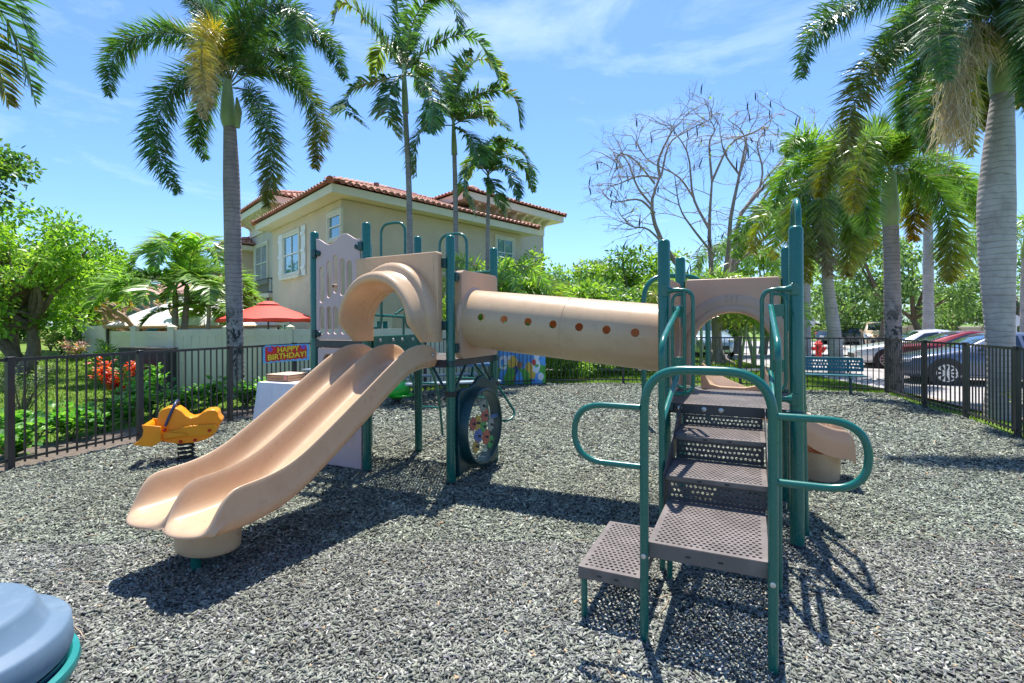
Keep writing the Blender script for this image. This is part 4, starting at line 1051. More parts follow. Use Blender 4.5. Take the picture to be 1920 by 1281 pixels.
# frieze band and corbels under the tower eaves
def corbel(p, out, side, h=.55, w_=.13, dep=.62):
    m = MB(); pr = [(0, 0), (0, -h), (.05, -h), (.09, -h*.72), (.2, -h*.5), (.33, -h*.42), (.42, -h*.3), (.52, -h*.2), (dep, -.1), (dep, 0)]
    m.plate(pr, [], lambda u, v, w: p + out*u + UP*v + side*(w - w_/2), w_); return m.build('corbel', M['trim'], HOUSE, smooth=50)
for k in range(9): corbel(H(7.75 + k*.62, .55, 6.70), -HR, HL)
for k in range(5): corbel(H(7.6, .8+k*.7, 6.70), -HL, HR) if k < 2 else None
for k in range(9): corbel(H(1.0, 6.75 + k*.64, 6.72), -HL, HR)
block(7.58, 13, .48, .55, 6.0, 6.72, M['trim'], 'frieze'); block(.93, 1.0, 6.6, 12.0, 6.0, 6.72, M['trim'], 'frieze')
m = MB(); m.tube([H(4.2, 10.2, 7.5), H(4.2, 10.2, 8.6)], .14, 10); m.build('vent_pipe', M['tile'], HOUSE)
m = MB(); m.tube([H(1.6, 2.2, 6.3), H(1.6, 2.2, 6.85)], .1, 10); m.build('vent_pipe', M['tile'], HOUSE)
def window(face, x0, x1, y0, y1, off=0.0, glass='glass', cross=True, sill=True, shut=False):
    P0, n, d = (H(0, off), HR, HL) if face == 'L' else (H(off, 0), HL, HR)
    nrm = Vector((-d.y, d.x, 0)) if face == 'R' else Vector((d.y, -d.x, 0))
    if nrm.y > 0: nrm = -nrm
    pl = Vector((nrm.x, nrm.y, 0)); ym, xm = (y0+y1)/2, (x0+x1)/2
    A, B = on_plane(x0, ym, P0, pl), on_plane(x1, ym, P0, pl); zt, zb = on_plane(xm, y0, P0, pl).z, on_plane(xm, y1, P0, pl).z
    A.z = B.z = 0; X = (B-A).normalized(); w_ = (B-A).length; hh = zt-zb; c = (A+B)/2 + UP*(zt+zb)/2
    tr = .13; m = MB()
    m.plate([(-w_/2-tr, -hh/2-tr), (w_/2+tr, -hh/2-tr), (w_/2+tr, hh/2+tr), (-w_/2-tr, hh/2+tr)], [[(-w_/2, -hh/2), (w_/2, -hh/2), (w_/2, hh/2), (-w_/2, hh/2)]], lambda u, v, w: c + X*u + UP*v + nrm*w, .09)
    f = m.build('window', pbr('window_trim', (.72, .66, .53), .6, var=.03), HOUSE, smooth=0, bevel=.012)
    m = MB(); t = .045
    for sx in (-1, 1): m.box(c + X*sx*(w_/2-t/2) + nrm*.035, X*t, nrm*.05, UP*hh)
    for sy in (-1, 0, 1): m.box(c + UP*sy*(hh/2-t/2) + nrm*.037, X*(w_-2*t-.002), nrm*.045, UP*t)
    if cross: m.box(c + nrm*.032, X*t*.8, nrm*.03, UP*(hh-2*t-.002))
    m.build('sash', M['white'], f, smooth=0)
    m = MB(); m.box(c + nrm*.008, X*(w_-.01), nrm*.012, UP*(hh-.01)); m.build('pane', M[glass], f, smooth=0)
    if sill: m = MB(); m.box(c - UP*(hh/2+tr+.04) + nrm*.08, X*(w_+.5), nrm*.16, UP*.09); m.build('sill', M['trim'], f, bevel=.01)
    if shut:
        for s in (-1, 1):
            m = MB(); sc_ = c + X*s*(w_/2+tr+.3)
            for k in range(4): m.box(sc_ + X*(k-1.5)*.118 + nrm*.03, X*.108, nrm*.04, UP*(hh+.34))
            for sy in (-1, 0, 1): m.box(sc_ + UP*sy*(hh*.42) + nrm*.065, X*.47, nrm*.03, UP*.12)
            m.build('shutter', M['white'], f, smooth=0, bevel=.006)
    return f
window('L', 534, 563, 440, 513, shut=True); window('L', 619, 641, 403, 447, cross=False, sill=False)
window('L', 480, 503, 461, 527, off=.55, glass='curtain'); window('L', 524, 545, 607, 650, sill=False)
window('R', 930, 960, 449, 500); window('R', 703, 728, 600, 650); window('R', 985, 997, 500, 560, cross=False)
# dark balconette under the left window
m = MB(); q0, q1 = 8.05, 9.35; sx = -.08
rl = pbr('dark_railing', (.02, .02, .025), .4)
for h in (2.95, 3.55): m.tube([H(7.75, sx, h), H(9.9, sx, h)], .025, 6); m.tube([H(7.75, .5, h), H(7.75, sx, h)], .025, 6)
for k in range(16): m.tube([H(7.75+k*.143, sx, 2.95), H(7.75+k*.143, sx, 3.55)], .012, 5)
for k in range(4): m.tube([H(7.75, sx+k*.15, 2.95), H(7.75, sx+k*.15, 3.55)], .012, 5)
m.build('balcony_rail', rl, HOUSE)
m = MB(); vs = [H(t, s, h) for h in (2.72, 2.9) for t, s in ((7.7, -.12), (9.95, -.12), (9.95, .55), (7.7, .55))]; m.add(vs, [(0,1,2,3),(7,6,5,4),(0,4,5,1),(1,5,6,2),(2,6,7,3),(3,7,4,0)]); m.build('balcony_slab', M['trim'], HOUSE, bevel=.02)
m = MB(); m.tube([H(1.2, -.07, -.05), H(1.2, -.07, 3.2)], .06, 8); m.build('downpipe', M['stucco2'], HOUSE)

# neighbouring house further back on the left
nh = thing('house', 'distant grey house with pink tile roof behind the coconut palms', 'house', at(262, 640, 30) * 1)
def nblock(x0, x1, y0, y1, z0, z1, mat, name): m = MB(); m.abox(x0, x1, y0, y1, z0, z1); return m.build(name, mat, nh, smooth=0)
p = at(232, 600, 30); q = at(420, 600, 30)
nblock(p.x, q.x, 30, 38, -.1, 3.3, pbr('grey_stucco', (.36, .38, .40), .8), 'wall')
m = MB(); m.add([(p.x-.5, 29.5, 3.3), (q.x+.5, 29.5, 3.3), (q.x+.5, 38.5, 3.3), (p.x-.5, 38.5, 3.3), (p.x+2.5, 34, 4.9), (q.x-2.5, 34, 4.9)], [(0,1,5,4),(2,3,4,5),(1,2,5),(3,0,4),(3,2,1,0)]); m.build('roof', pbr('pink_tiles', (.5, .26, .2), .8, var=.3, vs=6), nh, smooth=0)
m = MB(); m.abox(p.x+1.2, p.x+2.2, 29.94, 30, .9, 2.2); m.build('window', M['glass'], nh, smooth=0)

# ------------------------------------------------------------------ cream vinyl fences, umbrella, tent
def vinyl(pts, h, label, zf=0, skip=False):
    root = thing('vinyl_fence', label, 'fence', (pts[0][0], pts[0][1], zf), 'cream vinyl privacy fences behind the playground')
    for i, (x, y) in enumerate(pts):
        if skip and i == 0: continue
        z = zf if zf else gh(x, y)
        m = MB(); m.abox(x-.065, x+.065, y-.065, y+.065, z-.05, z+h+.05); m.box((x, y, z+h+.065), (.16, 0, 0), (0, .16, 0), (0, 0, .03)); m.loft([[Vector((x+sx*.07*k, y+sy*.07*k, z+h+.08+u)) for sx, sy in ((-1,-1),(1,-1),(1,1),(-1,1))] for k, u in ((1, 0), (.02, .05))]); m.build('post', M['cream'], root, bevel=.006)
    for i in range(len(pts)-1):
        a, b = Vector((*pts[i], 0)), Vector((*pts[i+1], 0)); d = b-a; ln = d.length; d.normalize(); s = Vector((-d.y, d.x, 0)); z = (gh(*pts[i])+gh(*pts[i+1]))/2; m = MB(); c = (a+b)/2
        for hh, t in ((h-.06, .15), (.1, .15)): m.box(c + UP*(z+hh), d*(ln-.13), s*.05, UP*t)
        k = max(2, round(ln/.19)); wd = (ln-.13)/k
        for j in range(k): m.box(a + d*(.065+wd*(j+.5)) + UP*(z+h/2+.02), d*(wd-.006), s*.034, UP*(h-.31))
        m.build('board_panel', M['cream'], root)
    return root
V0 = at(323, 745, 11.45); VR = at(545, 745, 12.2)
vinyl([(V0.x, V0.y), ((V0.x*.55+VR.x*.45), V0.y*.55+VR.y*.45), (VR.x, VR.y), (-2.4, 13.3), (-.2, 14.2)], 1.44, 'cream vinyl privacy fence behind the tall grey palm trunk')
vl = vinyl([(V0.x, V0.y+.0), (at(253, 700, 12.6).x, 12.6)], 1.36, 'short cream vinyl fence return over the dark gate opening', 0, True)
for ch in list(vl.children):
    if ch.name.startswith('board_panel'): pass
# dark boxes stand in for the dark open gap below that fence return
m = MB(); a_ = at(262, 700, 11.9); b_ = at(318, 700, 11.35)
for k in range(3):
    p = Vector((a_.x + (b_.x-a_.x)*k/2.2, a_.y + (b_.y-a_.y)*k/2.2 - .1, 0)); m = MB(); m.abox(p.x-.26, p.x+.22, p.y-.18, p.y+.1, -.03, 1.0)
    o = m.build('dark_screen_panel', pbr('charcoal_panel', (.02, .022, .028), .45)); tag(o, ['charcoal storage locker under the vinyl fence, farthest from the tall palm', 'charcoal storage locker standing between two others under the vinyl fence', 'charcoal storage locker under the vinyl fence, nearest to the cream fence post'][k], 'storage locker', 'charcoal lockers by the vinyl fence'); o.name = 'storage_locker'
    m = MB(); m.abox(p.x-.28, p.x+.24, p.y-.2, p.y+.12, 1.0, 1.04); ORG[o.name] = Vector(o.location); m.build('lid', M['fence'], o, bevel=.008)  # cap slab on the dark gap box
W0 = at(160, 640, 17.5); W1 = at(253, 640, 15.0)
vinyl([(W0.x, W0.y), ((W0.x+W1.x)/2, (W0.y+W1.y)/2), (W1.x, W1.y)], 1.05, 'far pale vinyl fence behind the flower bed on the left')

def umbrella():
    c = at(503, 600, 14.0); c.z = 0; root = thing('patio_umbrella', 'open red patio umbrella above the cream fence', 'umbrella', c)
    rm = pbr('red_canvas', (.66, .055, .03), .7, var=.05, bs=40, bstr=.1); n = 8; rings = []
    for r, h in ((.001, 2.14), (.18, 2.1), (.6, 1.93), (1.03, 1.78), (1.29, 1.69), (1.32, 1.60)):
        ring = []
        for k in range(n*4):
            t = 2*math.pi*k/(n*4)+.2; f = (k % 4)/4; sag = 1 - .05*math.sin(math.pi*f); ring.append(c + Vector((r*sag*math.cos(t), r*sag*math.sin(t), h + .02*math.sin(math.pi*f)*(r > .3))))
        rings.append(ring)
    m = MB(); m.loft(rings, True, False, False); o = m.build('canopy', rm, root, smooth=30); mod = o.modifiers.new('t', 'SOLIDIFY'); mod.thickness = .006
    m = MB(); m.lathe([(.2, 2.10), (.3, 2.09), (.12, 2.17), (.001, 2.19)], c, 16); m.build('vent_cap', rm, root)
    m = MB(); m.tube([c, c + UP*2.25], .022, 10); m.build('pole', M['fence'], root); m = MB(); m.lathe([(.001, 2.22), (.035, 2.24), (.03, 2.28), (.001, 2.3)], c, 12); m.build('finial', M['fence'], root)
    for k in range(8):
        t = 2*math.pi*k/8+.2; m = MB(); m.tube([c + UP*1.75, c + Vector((.7*math.cos(t), .7*math.sin(t), 1.86))], .008, 5); m.build('rib', M['fence'], root)
umbrella()
def tent():
    c = at(375, 600, 17.6); c.z = .15; root = thing('canopy_tent', 'white peaked garden canopy tent behind the cream fence', 'canopy tent', c)
    wm = pbr('white_canvas', (.82, .80, .78), .6, var=.04, bs=15, bstr=.2); ed = pbr('tan_trim', (.55, .36, .22), .6)
    m = MB(); rings = []
    for r, h in ((2.05, 1.38), (1.3, 1.85), (.62, 2.17), (.6, 2.19)): rings.append([c + Vector((sx*r, sy*r*.75, h)) for sx, sy in ((-1,-1),(0,-1.0),(1,-1),(1,0),(1,1),(0,1),(-1,1),(-1,0))])
    m.loft(rings, True, False, True); o = m.build('canopy', wm, root, smooth=20)
    m = MB(); m.loft([[c + Vector((sx*r, sy*r*.75, h)) for sx, sy in ((-1,-1),(1,-1),(1,1),(-1,1))] for r, h in ((.78, 2.12), (.5, 2.32), (.05, 2.45))]); m.build('vent_cap', wm, root, smooth=0)
    m = MB(); r = 2.06
    for a, b in (((-1,-1),(1,-1)), ((1,-1),(1,1)), ((1,1),(-1,1)), ((-1,1),(-1,-1))):
        m.tube([c + Vector((a[0]*r, a[1]*r*.75, 1.33)), c + Vector((b[0]*r, b[1]*r*.75, 1.33))], .05, 6)
    m.build('edge_trim', ed, root)
    for sx, sy in ((-1,-1),(1,-1),(1,1),(-1,1)): m = MB(); m.tube([c + Vector((sx*2, sy*1.5, -.2)), c + Vector((sx*2, sy*1.5, 1.36))], .04, 8); m.build('leg', M['fence'], root)
tent()
def thatch():
    c = at(216, 640, 19); c.z = .2; root = thing('thatched_umbrella', 'brown thatched parasol roof behind the far vinyl fence', 'parasol', c)
    nb = NB(); n = 5200; t = RNG.uniform(0, 2*np.pi, n); r = np.sqrt(RNG.random(n))*.78; h = 1.62 - r*.32 + RNG.normal(0, .02, n)
    P = np.stack([c.x+r*1.1*np.cos(t), c.y+r*np.sin(t), c.z+h], 1); D = np.stack([np.cos(t), np.sin(t), -.9-r], 1); D /= np.linalg.norm(D, axis=1)[:, None]
    V = np.stack([P, P + D*.25 + np.array([.012, .012, 0]), P + D*.25 - np.array([.012, .012, 0])], 1).reshape(-1, 3)
    nb.add(V, [np.arange(n*3).reshape(-1, 3)], np.repeat(np.array([(.34, .2, .1)])*RNG.uniform(.5, 1.3, n)[:, None], 3, 0)); nb.build('thatch', M['leaf'], root)
    m = MB(); m.tube([c - UP*.3, c + UP*1.55], .05, 8); m.build('pole', pbr('brown_pole', (.2, .13, .08), .8), root)
thatch()

# ------------------------------------------------------------------ far wall, hydrant, signs
def wall():
    a, b = at(1505, 634, 49), at(1990, 634, 46); root = thing('garden_wall', 'long low tan boundary wall across the far side of the road', 'wall', (a+b)/2)
    d = Vector((b.x-a.x, b.y-a.y, 0)); ln = d.length; d.normalize(); s = Vector((-d.y, d.x, 0)); c = Vector(((a.x+b.x)/2, (a.y+b.y)/2, 0)); tm = pbr('tan_wall', (.42, .36, .25), .85, var=.1, vs=.8)
    m = MB(); m.box(c + UP*.48, d*ln, s*.25, UP*1.0); m.build('wall_panel', tm, root); m = MB(); m.box(c + UP*1.02, d*ln, s*.4, UP*.08); m.build('coping', M['trim'], root)
    for k in range(8): m = MB(); p = Vector((a.x, a.y, 0)) + d*ln*k/7; m.box(p + UP*.55, d*.5, s*.5, UP*1.14); m.box(p + UP*1.15, d*.62, s*.62, UP*.06); m.build('pillar', tm, root)
wall()
def hydrant():
    c = at(1535, 678, 21.5); c.z = -.0; root = thing('fire_hydrant', 'red fire hydrant on the grass beside the road', 'hydrant', c); rm = pbr('hydrant_red', (.62, .03, .02), .4)
    m = MB(); m.lathe([(.17, 0), (.17, .06), (.12, .08), (.12, .55), (.16, .57), (.16, .62), (.12, .66), (.07, .74), (.03, .76), (.03, .80), (.001, .80)], c, 20); m.build('barrel', rm, root)
    for s in (-1, 1): m = MB(); m.lathe([(.07, 0), (.07, .1), (.085, .1), (.085, .16), (.001, .17)], c + UP*.42 + Vector((s*.1, 0, 0)), 14, (Vector((0, 1, 0)), UP, Vector((s, 0, 0)))); m.build('outlet_cap', rm, root)
    m = MB(); m.lathe([(.09, 0), (.09, .1), (.1, .1), (.1, .17), (.001, .18)], c + UP*.36 + Vector((0, -.1, 0)), 14, (Vector((1, 0, 0)), UP, Vector((0, -1, 0)))); m.build('outlet_cap', rm, root)
hydrant()
def sign(px, py, Y, lab):
    c = at(px, py, Y); g = Vector((c.x, c.y, 0)); root = thing('road_sign', lab, 'road sign', g, 'pale road signs along the road')
    m = MB(); m.lathe([(.3, 0), (.3, .02), (.001, .021)], c, 8, (Vector((1, 0, 0)), UP, Vector((0, -1, 0)))); m.build('sign_plate', pbr('sign_grey', (.55, .56, .58), .5), root); m = MB(); m.tube([g, c + Vector((0, .03, .25))], .03, 8); m.build('post', M['bolt'], root)
sign(1519, 604, 28, 'grey octagonal sign back beside the thin palm trunk'); sign(1906, 602, 27, 'pale sign plate at the right edge behind the thick palm')

# ------------------------------------------------------------------ cars
def car(label, col, front, fwd, left, ln=4.7, suv=False, group='cars parked along the road'):
    fwd = Vector(fwd).normalized(); sd_ = Vector((-fwd.y, fwd.x, 0)); o = Vector(front) - fwd*ln/2; hx = ln/2; dz = .26 if suv else 0
    root = thing('parked_car', label, 'car', o, group); paint = pbr('car_paint', col, .25, metal=.3, coat=1, var=.03)
    def P(x, y, z): return o + fwd*x + sd_*y + UP*z
    rx_ = -hx+.3 if suv else -hx+.75
    ST = [(hx, .60, .30, .56, .45, .58), (hx-.05, .72, .24, .66, .55, .68), (hx-.25, .83, .2, .74+dz*.5, .62, .77+dz*.5), (hx-.9, .91, .2, .86+dz*.6, .70, .90+dz*.6), (hx-1.35, .91, .2, .92+dz*.6, .74, .97+dz*.6), (hx-1.72, .91, .2, .93+dz*.6, .68, 1.2+dz*.9), (hx-2.1, .91, .2, .94+dz*.6, .63, 1.39+dz), (hx-2.6, .91, .2, .95+dz*.6, .62, 1.45+dz),
          (-hx+1.75, .91, .2, .97+dz*.6, .61, (1.41 if not suv else 1.46)+dz), ((-hx+1.25 if not suv else -hx+.9), .91, .2, .98+dz*.6, .64, (1.25 if not suv else 1.43)+dz), (rx_, .89, .2, .99+dz*.6, .66, (1.05 if not suv else 1.3)+dz), (-hx+.12, .82, .26, .96+dz*.5, .58, .99+dz*.6), (-hx, .74, .36, .78, .5, .84)]
    gx = [s[0] for s in ST][::-1]
    def g(x, k): return float(np.interp(x, gx, [s[k] for s in ST][::-1]))
    rings = []
    for x, wd, zb, bl, rw, rz in ST:
        half = [(wd*.86, zb), (wd*.985, zb+.1), (wd, (zb+bl)/2+.03), (wd*.985, bl-.06), (wd*.93, bl), (rw + (wd*.9-rw)*.12, bl + (rz-bl)*.86), (rw*.93, rz - (rz-bl)*.03), (rw*.5, rz+.012)]
        rings.append([P(x, y, z) for y, z in half] + [P(x, -y, z) for y, z in half[::-1]])
    m = MB(); m.loft(rings); m.build('body', paint, root, smooth=38)
    def S_(x, t, s): wd, bl, rw, rz = g(x, 1), g(x, 3), g(x, 4), g(x, 5); y0, y1 = wd*.93, rw + (wd*.9-rw)*.12; return P(x, s*(y0 + (y1-y0)*t + .006), bl + (rz-bl)*.86*t + .004)
    b = -hx
    for s in (-1, 1):
        for poly in ([(hx-1.62, .08), (hx-2.15, .93), (hx-2.56, .95), (hx-2.6, .08)], [(hx-2.68, .08), (hx-2.64, .95), (b+1.8, .93), (b+(1.25 if not suv else .95), .5 if not suv else .9), (b+1.2 if not suv else b+.8, .1)]):
            m = MB(); m.add([S_(x, t, s) for x, t in poly], [tuple(range(len(poly)))]); m.build('window', M['carglass'], root, smooth=0)
    for x0, x1 in ((hx-1.40, hx-2.04), (rx_+.03, (-hx+1.68 if not suv else -hx+.85))):
        m = MB(); vs = []
        for k in range(5):
            x = x0 + (x1-x0)*k/4; rw, rz = g(x, 4), g(x, 5)
            for j in range(5): vs.append(P(x + (.012 if x0 > 0 else -.012), rw*.9*(j-2)/2, rz + .022 - .02*(abs(j-2)/2)**2))
        m.add(vs, [(k*5+j, k*5+j+1, k*5+j+6, k*5+j+5) for k in range(4) for j in range(4)]); m.build('windscreen', M['carglass'], root, smooth=60)
    for s in (-1, 1):
        m = MB(); m.lathe([(.001, -.02), (.08, 0), (.09, .06), (.06, .1)], P(hx-1.75, s*.99, .98+dz*.6), 10, (sd_, UP, -fwd)); m.build('mirror', paint, root)
        m = MB(); m.box(P(hx-2.63, s*.915, .60), fwd*.012, sd_*.012, UP*.6); m.build('door_gap', M['black'], root)
        for xx in (hx-2.45, b+1.55): m = MB(); m.box(P(xx, s*.912, .80+dz*.5), fwd*.16, sd_*.03, UP*.025); m.build('door_handle', M['bolt'], root, bevel=.008)
        m = MB(); m.box(P(hx-.16, s*.66, .66+dz*.4), fwd*.26, sd_*.26, UP*.11); m.build('headlight', pbr('lamp_clear', (.7, .72, .75), .1), root, bevel=.05, seg=3)
        m = MB(); m.box(P(b+.1, s*.68, .84+dz*.4), fwd*.24, sd_*.26, UP*.13); m.build('taillight', pbr('lamp_red', (.5, .01, .01), .15), root, bevel=.05, seg=3)
        for x in (hx-.95, b+.98):
            c = P(x, s*.80, .335); ax = (fwd, UP, sd_*s)
            m = MB(); m.lathe([(.23, .0), (.31, .0), (.335, .03), (.335, .10), (.31, .13), (.235, .125)], c, 30, ax); wh = m.build('wheel', M['black'], root)
            m = MB(); m.lathe([(.42, .113), (.42, .118), (.001, .118)], c, 30, ax); m.build('wheel_arch', M['black'], root)
            m = MB()
            for k in range(10):
                t = 2*math.pi*k/10; dv = fwd*math.cos(t) + UP*math.sin(t); m.box(c + dv*.135 + sd_*s*.128, dv*.19, sd_*.02, dv.cross(sd_)*.04)
            m.lathe([(.238, .10), (.238, .145), (.212, .145), (.205, .12)], c, 30, ax); m.lathe([(.001, .12), (.055, .13), (.045, .147), (.001, .15)], c, 14, ax); m.build('rim', pbr('alloy_rim', (.6, .6, .62), .3, metal=.6), wh)
    m = MB(); m.box(P(hx-.03, 0, .44), fwd*.08, sd_*1.1, UP*.2); m.build('grille', M['black'], root, bevel=.03)
    m = MB(); m.box(P(b-.004, 0, .62), fwd*.02, sd_*.46, UP*.14); m.build('number_plate', M['white'], root, bevel=.005)
    for s in (-1, 1): m = MB(); m.box(P(0, s*.9, .26), fwd*(ln-2.3), sd_*.06, UP*.07); m.build('sill', pbr('pale_sill', (.3, .3, .31), .4), root, bevel=.02)
    return root
car('blue grey sedan parked behind the right fence', (.13, .16, .24), (11.29, 15.15, -.2), (-.93, .37, 0), 1)
car('red car tail behind the blue grey sedan', (.24, .012, .012), (17.2, 15.75, -.2), (.93, -.37, 0), 1, 4.6)
car('white car parked beyond the red one', (.75, .75, .76), (13.3, 20.1, -.2), (-.93, .37, 0), 1)
car('pale blue car facing the playground behind the bare tree trunk', (.32, .42, .52), (8.9, 22.3, 0), (-.1, -1, 0), 1, 4.7, True)
car('dark blue van behind the thick palm at the right edge', (.03, .05, .12), (16.6, 13.4, -.2), (-.93, .37, 0), 1, 4.8, True)
car('small dark car parked by the far tan wall', (.05, .055, .06), (28.5, 40, -.2), (1, .1, 0), 1, 4.6)
car('tiny pale tan van on the road near the far wall', (.6, .42, .3), (23.8, 33, -.2), (-.6, -1, 0), 1, 4.6, True)
# ------------------------------------------------------------------ vegetation builders
def unit(a): return a/np.maximum(1e-9, np.linalg.norm(a, axis=-1, keepdims=True))
DOWN = np.array([0, 0, -1.0])
def leaflets(nb, P, D, Nn, Ln, Wd, droop, C):
    """narrow bent leaflets: base edge, middle edge, tip"""
    n = len(P); Ln = np.broadcast_to(Ln, n)[:, None]; Wd = np.broadcast_to(Wd, n)[:, None]; droop = np.broadcast_to(droop, n)[:, None]
    Sx = unit(np.cross(D, Nn)); mid = P + D*Ln*.5 + DOWN*droop*Ln*.15
    tip = mid + unit(D + DOWN*droop*1.1)*Ln*.5
    V = np.stack([P - Sx*Wd*.25, P + Sx*Wd*.25, mid + Sx*Wd*.5, mid - Sx*Wd*.5, tip], 1).reshape(-1, 3)
    b = (np.arange(n)*5)[:, None]
    nb.add(V, [b + np.array([[0, 1, 2, 3]]), b + np.array([[3, 2, 4]])], np.repeat(C, 5, 0))
def ovals(nb, P, D, Nn, Ln, Wd, C):
    """broad leaves with a fold along the midrib"""
    n = len(P); Ln = np.broadcast_to(Ln, n)[:, None]; Wd = np.broadcast_to(Wd, n)[:, None]; Sx = unit(np.cross(D, Nn)); N2 = unit(np.cross(Sx, D))
    m1, m2 = P + D*Ln*.38, P + D*Ln*.75; fold = N2*Wd*.16
    V = np.stack([P, m1 + Sx*Wd*.5 + fold, m2 + Sx*Wd*.38 + fold, P + D*Ln, m2 - Sx*Wd*.38 + fold, m1 - Sx*Wd*.5 + fold], 1).reshape(-1, 3)
    b = (np.arange(n)*6)[:, None]
    nb.add(V, [b + np.array([[0, 1, 2, 3]]), b + np.array([[0, 3, 4, 5]])], np.repeat(C, 6, 0))
def trunkmat(name, col, ring, scale, dirt, lichen=0):
    m, nt, b = nodes(name); z = coord(nt, 'Object', (.25, .25, 1))
    wv = N(nt, 'ShaderNodeTexWave', Scale=scale, Distortion=5, Detail=4); wv.inputs['Detail Scale'].default_value = 2.5; wv.bands_direction = 'Z'; nt.links.new(z, wv.inputs['Vector'])
    c = mix(nt, ramp(nt, wv.outputs['Fac'], [(.0, .6), (.13, .0)]), col, ring)
    c = mix(nt, ramp(nt, noise(nt, coord(nt, 'Object', (1, 1, .5)), 6, 7, .7, .6), [(.48, 0.0), (.68, .75)]), c, dirt)
    c = mix(nt, 1, c, ramp(nt, noise(nt, coord(nt), 2.2, 3), [(.3, .8), (.7, 1.15)]), 'MULTIPLY')
    if lichen:
        sz = nt.nodes.new('ShaderNodeSeparateXYZ'); nt.links.new(coord(nt), sz.inputs[0]); lo = ramp(nt, N_mul(nt, sz.outputs['Z'], .3), [(.45, 1.0), (.72, 0.0)])
        pt = ramp(nt, noise(nt, coord(nt, 'Object', (1, 1, .6)), 9, 5, .65, .3), [(.50, 0.0), (.56, 1.0)]); wp = ramp(nt, noise(nt, coord(nt, 'Object', (1.3, 1.3, .7)), 7, 4), [(.60, 0.0), (.66, .8)])
        c = mix(nt, mix(nt, 1, lo, wp, 'MULTIPLY'), c, (.42, .44, .42)); c = mix(nt, mix(nt, 1, lo, pt, 'MULTIPLY'), c, (.045, .05, .05))
    nt.links.new(c, b.inputs['Base Color']); b.inputs['Roughness'].default_value = .85; b.inputs['Specular IOR Level'].default_value = .2
    bump(nt, b, wv.outputs['Fac'], .25, .015); return m
M['ptrunk'] = trunkmat('palm_trunk', (.36, .29, .285), (.15, .115, .11), 3.4, (.22, .19, .20), 1); M['ptrunk2'] = trunkmat('pale_palm_trunk', (.46, .42, .41), (.2, .17, .165), 3.3, (.33, .29, .285))
M['ptrunk3'] = trunkmat('slim_palm_trunk', (.30, .27, .28), (.16, .14, .145), 2.5, (.36, .34, .33))
M['shaft'] = pbr('crownshaft', (.30, .38, .16), .4, var=.18, vs=3, dirt=(.36, .3, .17), ds=2); M['rachis'] = pbr('rachis', (.3, .3, .12), .5, var=.2)
M['bark'] = pbr('brown_bark', (.20, .15, .11), .9, var=.35, vs=9, bs=25, bstr=.8); M['greybark'] = pbr('grey_bark', (.34, .27, .235), .9, var=.25, vs=7, bs=30, bstr=.6); M['twig'] = pbr('pale_twig', (.40, .28, .2), .85, var=.25, vs=7)

G_DK, G_MD, G_LT, G_YL, G_OR, G_BR = np.array([.052, .125, .05]), np.array([.12, .235, .05]), np.array([.24, .38, .055]), np.array([.32, .28, .03]), np.array([.5, .26, .02]), np.array([.36, .27, .21])
def frond(name, pts, parent, kind='foxtail', ll=.45, n=260, cols=(G_DK, G_MD), tipcol=None, wd=.026, droop=.35, seed=0, rr=.018):
    rng = np.random.default_rng(seed+17); cv = np.array([tuple(p) for p in catmull(pts, 40)]); nb = NB(); seg = np.linalg.norm(np.diff(cv, axis=0), axis=1); s = np.concatenate([[0], np.cumsum(seg)]); s /= s[-1]
    t = np.sort(rng.uniform(.10, 1, n)); t[-8:] = 1 - rng.uniform(0, .03, 8)
    P = np.stack([np.interp(t, s, cv[:, k]) for k in range(3)], 1); tg = unit(np.gradient(cv, axis=0)); T = unit(np.stack([np.interp(t, s, tg[:, k]) for k in range(3)], 1))
    ref = np.array([0, 0, 1.0]); Sd = np.cross(T, ref); bad = np.linalg.norm(Sd, axis=1) < .25
    side0 = np.cross(np.array(tuple(Vector(pts[-1]) - Vector(pts[0]))), ref); side0 = side0/max(1e-6, np.linalg.norm(side0)) if np.linalg.norm(side0) > .05 else np.array([1.0, 0, 0])
    Sd = unit(Sd*(1-bad[:, None]) + side0*bad[:, None]*1.0); Up = np.cross(Sd, T)
    if kind == 'foxtail': psi = rng.uniform(0, 2*np.pi, n); fw = rng.uniform(.45, .95, n)
    else:
        psi = np.where(rng.random(n) < .5, 0, np.pi) + rng.normal(0, .13, n); lift = .45 if kind == 'vee' else .05
        psi = np.where(np.cos(psi) > 0, lift + rng.normal(0, .14, n), np.pi - lift + rng.normal(0, .14, n)); fw = rng.uniform(.45, .75, n)
    rad = Sd*np.cos(psi)[:, None] + Up*np.sin(psi)[:, None]; D = unit(T*fw[:, None] + rad)
    prof = np.clip(1.25*np.sin(np.pi*(.16 + .78*t)), .2, 1)*(.85 + .3*rng.random(n)); L_ = ll*prof*rng.uniform(.7, 1.25, n)
    a = rng.random(n)[:, None]; C = cols[0]*(1-a) + cols[1]*a
    if tipcol is not None: k = np.clip((t-.45)/.5 + rng.normal(0, .18, n), 0, 1)[:, None]; C = C*(1-k) + tipcol*k
    C = C*rng.uniform(.7, 1.35, n)[:, None]*rng.uniform(.85, 1.2); old = rng.random(n) < .03; C[old] = G_BR*.8
    leaflets(nb, P, D, np.cross(rad, T) if kind == 'foxtail' else Up, L_, wd*(.8+.5*rng.random(n)), droop*rng.uniform(.5, 1.4, n), C)
    mbx = MB(); rp = [Vector(tuple(cv[i])) for i in range(0, 41, 4)]; mbx.tube(rp, [rr*(1-.8*i/(len(rp)-1)) for i in range(len(rp))], 6); nb.mb(mbx, (.26, .27, .10) if kind != 'dead' else (.3, .2, .15))
    return nb.build(name, M['palm'], parent)
